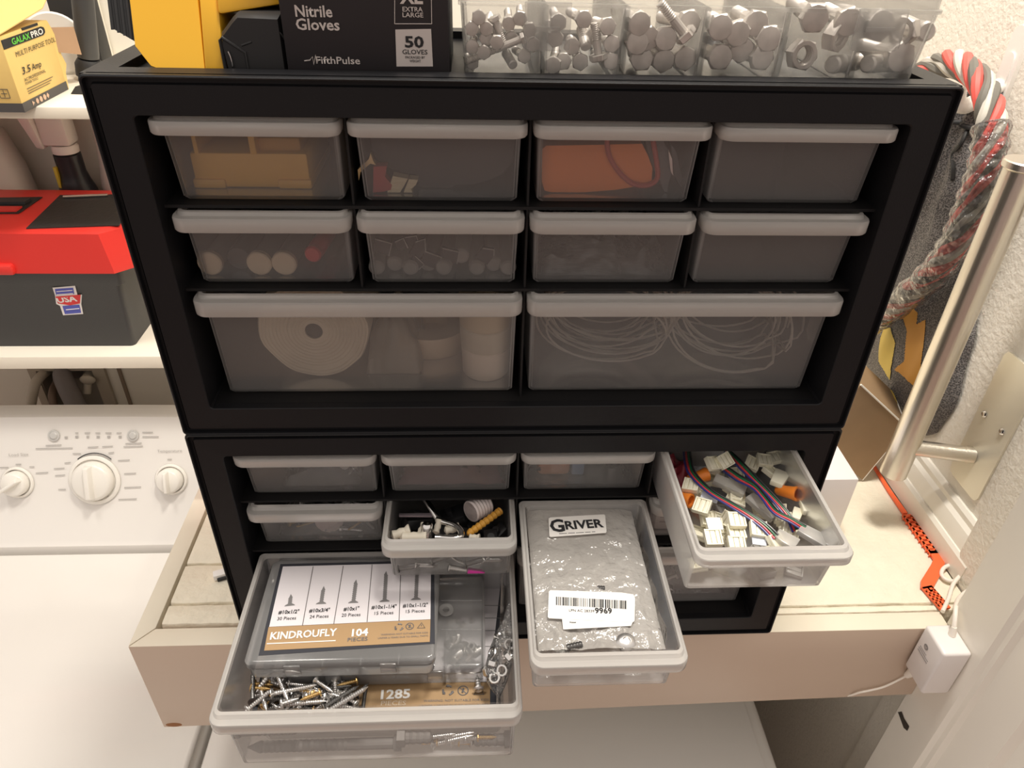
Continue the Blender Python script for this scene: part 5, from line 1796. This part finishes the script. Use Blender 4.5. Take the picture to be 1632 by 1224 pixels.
l2 = lab('barcode_label', [(322, 230), (960, 252), (1065, 268), (1080, 300), (1076, 505), (1060, 518), (310, 482), (298, 470), (308, 245)][::-1], lz, pb, fn=k4)
bb = MB()
r_ = random.Random(9)
u = 372.0
while u < 1000:
    wd = r_.choice((4, 5, 7, 10, 14))
    t_ = (u - 372) / 628
    tt = (u + wd - 372) / 628
    y0, y1 = 286 + 36 * t_, 362 + 36 * t_
    P = [k4(u, y1, lz + .0004), k4(u + wd, y1 + 36 * (tt - t_), lz + .0004), k4(u + wd, y0 + 36 * (tt - t_), lz + .0004), k4(u, y0, lz + .0004)]
    bb.f([bb.v(p) for p in P])
    u += wd + r_.choice((4, 6, 8, 11))
bb.obj('barcode', INK, l2, world=True, smooth=0)
tpx('LPN AC 28339', (486, 420), (714, 428), 22, lz + .0004, INK, l2, k4, .0)
tpx('9969', (722, 434), (877, 438), 46, lz + .0004, INK, l2, k4, .03)
b = MB()
b.sheet(lambda u, v: V((.0968 + .0022 * u + .0012 * math.sin(v * 23), -.118 + .118 * v, F2 + .003 + .040 * u)), 4, 30)
b.obj('blue_film', clear('blue_film', (.42, .58, .80), alpha=.45, edge=.3, rough=.15, trans=.4, gloss=.4, bump=.5), org=(.098, -.06, F2), label='strip of blue clear film between the bag and the right drawer wall', category='film')

# ------------------------------------------------------------------ big open drawer: screw boxes, loose screws, nuts
BXC = clear('screw_box_plastic', (.88, .87, .86), alpha=.28, edge=.40, rough=.12, trans=.5, gloss=.3)
TAN = mat('tan_print_band', (.40, .255, .125), .5)
PAPW = mat('screw_label_paper', (.74, .70, .72), .5)
NAVY = mat('dark_label_border', (.035, .036, .045), .4)
ICON = mat('grey_icon_ink', (.16, .15, .15), .5)
px = lambda u, w, z: at(u, w, 2, z)


def clearbox(name, label, x0, x1, y0, y1, z0, z1, m=BXC):
    t = thing(name, label, 'box', ((x0 + x1) / 2, (y0 + y1) / 2, z0))

    def rg(i, z, r=.006):
        return [(x, y, z) for x, y in rrect(x0 + i, x1 - i, y0 + i, y1 - i, r, r, 4)]
    zs = z0 + (z1 - z0) * .62
    b = MB(); b.loft([rg(.003, z0, .005), rg(.0015, z0 + .002), rg(.0015, zs), rg(.0003, zs + .0004), rg(.0003, zs + .001)], cap1=False)
    for i in range(1, 5):
        x = x0 + (x1 - x0) * i / 5
        b.box(x - .0004, x + .0004, y0 + .002, y1 - .002, z0 + .001, zs)
    b.obj('base', m, t, world=True)
    b = MB(); b.loft([rg(0, zs + .0012), rg(0, z1 - .002), rg(.0012, z1 - .0005), rg(.0022, z1)], cap0=False); b.obj('lid', m, t, world=True)
    for f in (.25, .75):
        x = x0 + (x1 - x0) * f
        b = MB(); b.box(x - .006, x + .006, y0 - .0012, y0 + .0004, z0 + (z1 - z0) * .35, z1 - .003, .0004)
        b.obj('latch', m, t, world=True)
    return t


b1285 = clearbox('screw_box', 'flat screw assortment box printed 1285 pieces at the bottom of the big open drawer', -.2050, -.0135, -.1100, .0050, F3 + .0004, .0640)
nutb = clearbox('nut_box', 'clear compartment box with steel nuts under the 104 piece box', -.1860, -.0275, -.0890, .0050, .0655, .0890)
b104 = clearbox('screw_box', 'clear screw assortment box printed 104 pieces on top in the big open drawer', -.2085, -.0655, -.0965, .0050, .0900, .1112)

z = .1114
L0 = lab('label_border', [(447, 899), (692, 893), (693, 1026), (412, 1045)][::-1], z, b104, NAVY, .0001, px)
z += .0002
L1 = lab('white_panel', [(451, 903), (687, 897), (686, 987), (429, 999)][::-1], z, b104, PAPW, .0001, px)
L2 = lab('tan_band', [(428, 999.5), (686, 987.5), (685, 1023), (421, 1037)][::-1], z, b104, TAN, .0001, px)
z += .0003
bb = MB()
for a, c in (((499, 903), (482, 997)), ((547, 902), (532, 994)), ((593, 900), (585, 991)), ((639, 899), (636, 989))):
    bb.tube([px(*a, z), px(*c, z)], .0003, 4)
bb.obj('column_lines', ICON, L1, world=True)
for (h, tip, wd) in (((461.6, 965.5), (463.6, 946.6), 1), ((511.6, 962.6), (516, 934), 1), ((562.9, 961), (567.8, 923.5), 1), ((612.8, 959), (615.5, 910), 1), ((662.8, 956), (665, 905), 1)):
    A, T = px(*h, z), px(*tip, z)
    d = T - A
    L = d.length
    e = d.normalized(); n = V((-e.y, e.x, 0))
    bb = MB()
    pts = [A - n * .0042, A + n * .0042, A + n * .0036 + e * .0010, A + n * .0014 + e * .0024]
    K = max(4, int(L / .0013))
    for i in range(K):
        pts.append(A + e * (.0024 + (L - .0055) * i / K) + n * (.0018 if i % 2 else .0012))
    pts.append(T)
    for i in range(K)[::-1]:
        pts.append(A + e * (.0024 + (L - .0055) * i / K) - n * (.0018 if i % 2 == 0 else .0012))
    pts += [A - n * .0014 + e * .0024, A - n * .0036 + e * .0010]
    cen = sum(pts, V()) / len(pts)
    vs = [bb.v(p) for p in pts]
    bb.f(vs)
    bmesh.ops.triangulate(bb.bm, faces=bb.bm.faces)
    bb.obj('screw_picture', mat('grey_screw_picture', (.20, .19, .19), .5), L1, world=True, smooth=0)
for s, cu, cw, w_, s2, cu2, cw2 in (('#10x1/2"', 460, 978, 33, '30 Pieces', 456, 988), ('#10x3/4"', 509, 975.5, 33, '24 Pieces', 508, 985), ('#10x1"', 560, 973, 25, '20 Pieces', 559, 982.5), ('#10x1-1/4"', 612, 970, 40, '15 Pieces', 610, 979.5), ('#10x1-1/2"', 662, 967.5, 40, '15 Pieces', 660, 976.5)):
    tpx(s, (cu - w_ / 2, cw + .8), (cu + w_ / 2, cw - .8), 5.6, z, INK, L1, px, .02)
    tpx(s2, (cu2 - 15, cw2 + .7), (cu2 + 15, cw2 - .7), 5.0, z, INK, L1, px, .0)
WPR = mat('bright_white_print', (.85, .83, .80), .5)
tpx('KINDROUFLY', (429, 1019.5), (535.5, 1013), 11, z, WPR, L2, px, .025)
bb = MB(); bb.tube([px(425.5, 1026, z), px(535, 1021, z)], .0005, 4); bb.obj('underline', WPR, L2, world=True)
tpx('104', (557, 1014.5), (583, 1013), 11, z, WPR, L2, px, .03)
tpx('PIECES', (553, 1022.5), (585, 1020.8), 5.5, z, ICON, L2, px, .01)


def icons(P, r, z, parent):
    for i, (u, w) in enumerate(P):
        c = px(u, w, z)
        bb = MB()
        if i == 0:      # recycling arrows
            for q in range(3):
                a0 = PI / 2 + q * 2 * PI / 3
                bb.tube([c + V((math.cos(a0 + t_) * r, math.sin(a0 + t_) * r, 0)) for t_ in (-.75, -.3, .15, .5)], r * .22, 5, rads=[r * .2, r * .2, r * .34, r * .02])
        elif i == 1:    # crossed-out circle
            bb.tube([c + V((math.cos(2 * PI * q / 20) * r, math.sin(2 * PI * q / 20) * r, 0)) for q in range(20)], r * .11, 4, loop=True)
            bb.tube([c + V((-r * .7, r * .7, 0)), c + V((r * .7, -r * .7, 0))], r * .11, 4)
            bb.tube([c + V((-r * .15, -r * .5, 0)), c + V((r * .1, r * .45, 0))], r * .2, 4)
        else:           # warning triangle
            T = [c + V((math.cos(a) * r * 1.15, math.sin(a) * r * 1.15 - r * .2, 0)) for a in (PI / 2, PI * 7 / 6, PI * 11 / 6)]
            bb.tube(T, r * .12, 4, loop=True)
            bb.tube([c + V((0, r * .35, 0)), c + V((0, -r * .2, 0))], r * .1, 4)
        bb.obj('print_symbol', ICON, parent, world=True)


icons(((636, 999.5), (653, 998), (671.5, 997)), .0030, z, L2)
tpx('WARNING: NOT SUITABLE FOR KIDS', (607, 1013), (682, 1009.5), 2.6, z, ICON, L2, px, .0)
tpx('UNDER 6 YEARS DUE TO SMALL PARTS', (602, 1018.5), (682, 1014.5), 2.6, z, ICON, L2, px, .0)

z = .0642
L0 = lab('label_border', [(400, 1142), (790, 1138), (799, 930), (450, 930)][::-1], z, b1285, NAVY, .0001, px)
z += .0002
L1 = lab('white_panel', [(430, 1087.5), (780, 1086.5), (797, 937), (470, 937)], z, b1285, PAPW, .0001, px)
L2 = lab('tan_band', [(420, 1088.5), (781, 1087.5), (781, 1132), (410, 1134)][::-1], z, b1285, TAN, .0001, px)
z += .0003
tpx('1285', (602, 1114.5), (649, 1112.5), 14, z, WPR, L2, px, .03)
tpx('PIECES', (606, 1124.5), (646, 1124), 7, z, mat('pale_tan_print', (.55, .45, .34), .5), L2, px, .01)
icons(((714, 1100.5), (738, 1100.5), (763, 1101)), .0040, z, L2)
tpx('WARNING: NOT SUITABLE FOR KIDS', (675, 1119), (779, 1117), 3.6, z, ICON, L2, px, .0)
tpx('UNDER 6 YEARS DUE TO SMALL PARTS', (668, 1127.5), (778, 1125.5), 3.6, z, ICON, L2, px, .0)
bb = MB()
for u in (610, 667, 725):
    bb.tube([px(u, 1086, z), px(u, 1068, z)], .0003, 4)
for w in (965, 985, 1005, 1030):
    bb.tube([px(772, w, z), px(800, w, z)], .0003, 4)
for u0, u1 in ((622, 655), (680, 715), (740, 770)):
    bb.tube([px(u0, 1082, z), px(u1, 1081.5, z)], .0003, 4)
bb.obj('table_lines', ICON, L1, world=True)

# nuts and sleeves in the right-hand cells of the nut box
NUT = mat('nut_steel', (.50, .48, .46), .3, metal=.85)
r_ = random.Random(31)
sm = MB(); sm.lathe([(.0018, 0), (.0032, 0), (.0034, .0005), (.0034, .0080), (.0032, .0085), (.0018, .0085), (.0018, 0)], 14); sme = sm.mesh('sleeve_nut', NUT)
for i in range(12):
    u, w = r_.uniform(712, 760), r_.uniform(1022, 1056)
    p = px(u, w, .079 + r_.uniform(0, .0015))
    put('sleeve_nut', sme, p, (r_.uniform(-1, 1), r_.uniform(-.7, .7), r_.uniform(.1, .9)), 0, label='small steel sleeve nut in the front right cell of the nut box', category='nut', group='sleeve nuts in the nut box')
nm_ = nut_mesh(.0030); nm_.materials[0] = NUT
for i in range(8):
    p = px(r_.uniform(715, 760), r_.uniform(985, 1000), .077 + r_.uniform(0, .002))
    put('small_nut', nm_, p, (r_.uniform(-1, 1), r_.uniform(-.7, .7), r_.uniform(.3, .9)), 0, label='small hex nut in the middle right cell of the nut box', category='nut', group='small hex nuts in the nut box')
for w in (957, 1003):
    bb = MB(); bb.tube([px(703, w, .0892), px(768, w, .0892)], .0006, 4); bb.obj('lid_rib', BXC, nutb, world=True)
p = px(711, 973, .0894)
b = MB(); b.lathe([(.0020, 0), (.0062, 0), (.0066, .0008), (.0062, .0014), (.0026, .0014), (.0020, 0)], 24, None, p); b.obj('clear_washer', clear('clear_washer_plastic', (.92, .9, .88), alpha=.45, edge=.4, rough=.1, trans=.4, gloss=.6), org=p, label='clear round washer on the lid of the nut box beside the 104 piece box', category='washer')

# bag of hex nuts hanging over at the right
t = thing('nut_bag', 'small clear bag of hex nuts squeezed in the front right of the big drawer', 'bag', (-.014, -.085, .0660))
nb = [px(u, w, z_) for u, w, z_ in ((795, 1020, .098), (812, 1028, .097), (790, 1042, .099), (808, 1048, .099), (785, 1062, .095), (803, 1068, .097), (790, 1082, .090), (806, 1012, .094), (776, 1070, .090))]
for i, p in enumerate(nb):
    p.x = min(p.x, -.0092)
    o = nut_mesh(.0050); o.materials[0] = CHR
    q = bpy.data.objects.new('hex_nut', o); COL.objects.link(q); q.parent = t
    q.rotation_euler = Euler((r_.uniform(-1, 1), r_.uniform(-1, 1), r_.uniform(0, 3)))
    q.location = mw(t).inverted() @ p
b = MB()
N = 16
rings = []
cpth = [px(812, 962, .1060), px(812, 985, .104), px(806, 1010, .0985), px(800, 1035, .0965), px(795, 1060, .0935), px(792, 1085, .088), px(795, 1108, .082)]
rr = [.0015, .005, .0082, .0105, .0110, .0085, .002]
for i, (p, r) in enumerate(zip(cpth, rr)):
    ring = []
    for j in range(N):
        a = 2 * PI * j / N
        q = p + V((r * math.cos(a) * .95, .15 * r * math.sin(a), r * .8 * math.sin(a)))
        q.x = min(q.x, -.0068)
        q += V((1, 1, 1)) * .0009 * noise.noise(q * 220)
        ring.append(q)
    rings.append(ring)
b.loft(rings)
b.obj('film', SLV, t, world=True, smooth=1.2)

# loose screws piled at the front left
def screw_mesh(r, L, m, head='pan'):
    b = MB()
    hr = r * 2.05
    hd = [(.0001, 0), (r * .5, .0), (r * .55, r * .5), (r * .8, r * .5), (hr * .7, r * .10), (hr, r * .55), (hr, r * .9), (r * .9, r * 1.0)] if head == 'pan' else [(.0001, r * .3), (r * .5, r * .3), (r * .9, 0), (hr, 0), (hr, r * .25), (r * .9, r * 1.2)]
    b.lathe(hd + [(r * .8, r * 1.3)] + threads(b, r * 1.4, L - r * 2, r, r * .85) + [(.0002, L)], 12)
    return b.mesh('screw', m, .5)


SCR = [screw_mesh(.0018, .024, SIL), screw_mesh(.0016, .018, SIL, 'flat'), screw_mesh(.0018, .030, DKS, 'flat'), screw_mesh(.0017, .016, BRS), screw_mesh(.0020, .034, SIL, 'flat'), screw_mesh(.0022, .014, SIL), screw_mesh(.0015, .022, DKS)]
SN = ['silver pan-head', 'silver flat-head', 'black flat-head', 'brass pan-head', 'long silver', 'short silver', 'dark steel']
r_ = random.Random(77)
for i in range(76):
    kk = i % 7
    u, w = r_.uniform(398, 572), r_.uniform(1088, 1134)
    zz = .0668 + .0030 * (i // 16) + r_.uniform(0, .001)
    p = px(u, w, zz)
    a = r_.uniform(0, 2 * PI)
    d = V((math.cos(a), math.sin(a) * .6, r_.uniform(-.12, .12)))
    p = p - d.normalized() * .010
    p.x = min(max(p.x, -.2095), -.126)
    p.y = min(max(p.y, -.1205), -.083)
    e = p + d.normalized() * .03
    if not -.2135 < e.x < -.112 or not -.1225 < e.y < -.075:
        d = V((math.copysign(1, -.168 - p.x), math.copysign(.35, -.100 - p.y), 0))
    put('screw', SCR[kk], p, d, r_.uniform(0, 6), label='%s screw in the loose pile at the front left of the big drawer' % SN[kk], category='screw', group=SN[kk] + ' screws in the loose pile')
for (u0, w0, u1, w1, kk, lb) in ((432, 1106, 503, 1092, 4, 'long silver screw lying across the top of the screw pile'), (392, 1133, 432, 1100, 0, 'silver screw slanting at the left end of the screw pile'), (515, 1128, 588, 1083, 2, 'long black screw slanting at the right end of the screw pile'), (522, 1134, 584, 1096, 4, 'long silver screw slanting below the black one at the right end'), (503, 1084, 532, 1104, 1, 'silver flat-head screw pointing down right near the box edge'), (512, 1103, 475, 1117, 3, 'brass screw in the middle on top of the screw pile'), (446, 1123, 480, 1112, 5, 'short silver screw with its head facing up in the middle of the pile'), (443, 1078, 452, 1100, 0, 'silver screw standing steeply at the back of the pile')):
    a, c = px(u0, w0, .0835), px(u1, w1, .0835)
    put('screw', SCR[kk], a, c - a, .4, label=lb, category='screw')
for (u0, w0, u1, w1, lb) in ((578, 1134, 583, 1096, 'threaded rod standing beside the 1285 label at the right of the pile'),):
    a, c = px(u0, w0, .069), px(u1, w1, .069)
    b = MB(); L = (c - a).length; b.lathe([(.0014, 0)] + threads(b, 0, L, .0016, .0014), 10, c - a, a); b.obj('threaded_rod', DKS, org=a, label=lb, category='rod')
p = px(761, 1092, .0655)
put('screw', SCR[5], px(763, 1101, .069), V((-.1, 1, .1)), 0, label='single pan-head screw lying on the 1285 label near the nut bag', category='screw')
# long lag bolts between the box and the drawer front
yl = -.1168
LAGM = mat('lag_steel', (.20, .185, .175), .55, metal=.3)


def lag(u0, u1, w, r, label, hexh=True):
    x0, x1, z = at(u0, w, 1, yl).x, at(u1, w, 1, yl).x, max(F3 + r * 1.36, at(u0, w, 1, yl).z)
    L = abs(x1 - x0)
    b = MB()
    hexr = lambda rr, zz: [(rr * math.cos(PI / 6 * i), rr * math.sin(PI / 6 * i), zz) if not hexh or i % 2 == 0 else ((rr * (math.cos(PI / 6 * (i - 1)) + math.cos(PI / 6 * (i + 1))) / 2), rr * (math.sin(PI / 6 * (i - 1)) + math.sin(PI / 6 * (i + 1))) / 2, zz) for i in range(12)]
    ring = lambda rr, zz: [(rr * math.cos(2 * PI * i / 12), rr * math.sin(2 * PI * i / 12), zz) for i in range(12)]
    pr = [(r * .95, r * 1.3), (r * .95, L * .35)] + threads(b, L * .35, L * .93, r, r * .9) + [(.0004, L)]
    b.loft([hexr(r * 1.35, 0), hexr(r * 1.35, r * 1.2), ring(r, r * 1.25)] + [ring(a_, z_) for a_, z_ in pr])
    me = b.mesh('lag_bolt', LAGM, .5)
    put('lag_bolt', me, V((x0, yl, z)), (x1 - x0, 0, 0), .26, label=label, category='bolt')


lag(640, 392, 1185, .0048, 'long lag bolt lying behind the front of the big drawer, head to the middle')
lag(374, 480, 1166, .0038, 'dark lag bolt above the long one behind the drawer front, at the left')
lag(633, 690, 1176, .0052, 'short thick lag bolt right of the long one behind the drawer front')
lag(816, 752, 1178, .0050, 'thick dark bolt at the right end behind the drawer front')
r_ = random.Random(6)
for i in range(10):
    kk = i % 3
    put('screw', SCR[(0, 4, 3)[kk]], V((-.075 + .005 * i, yl + r_.uniform(-.0008, .0012), F3 + .003 + r_.uniform(0, .010))), (r_.choice((-1, 1)), 0, r_.uniform(-.35, .35)), 0, label='bright screw heaped low behind the right half of the big drawer front', category='screw', group='bright screws behind the big drawer front')
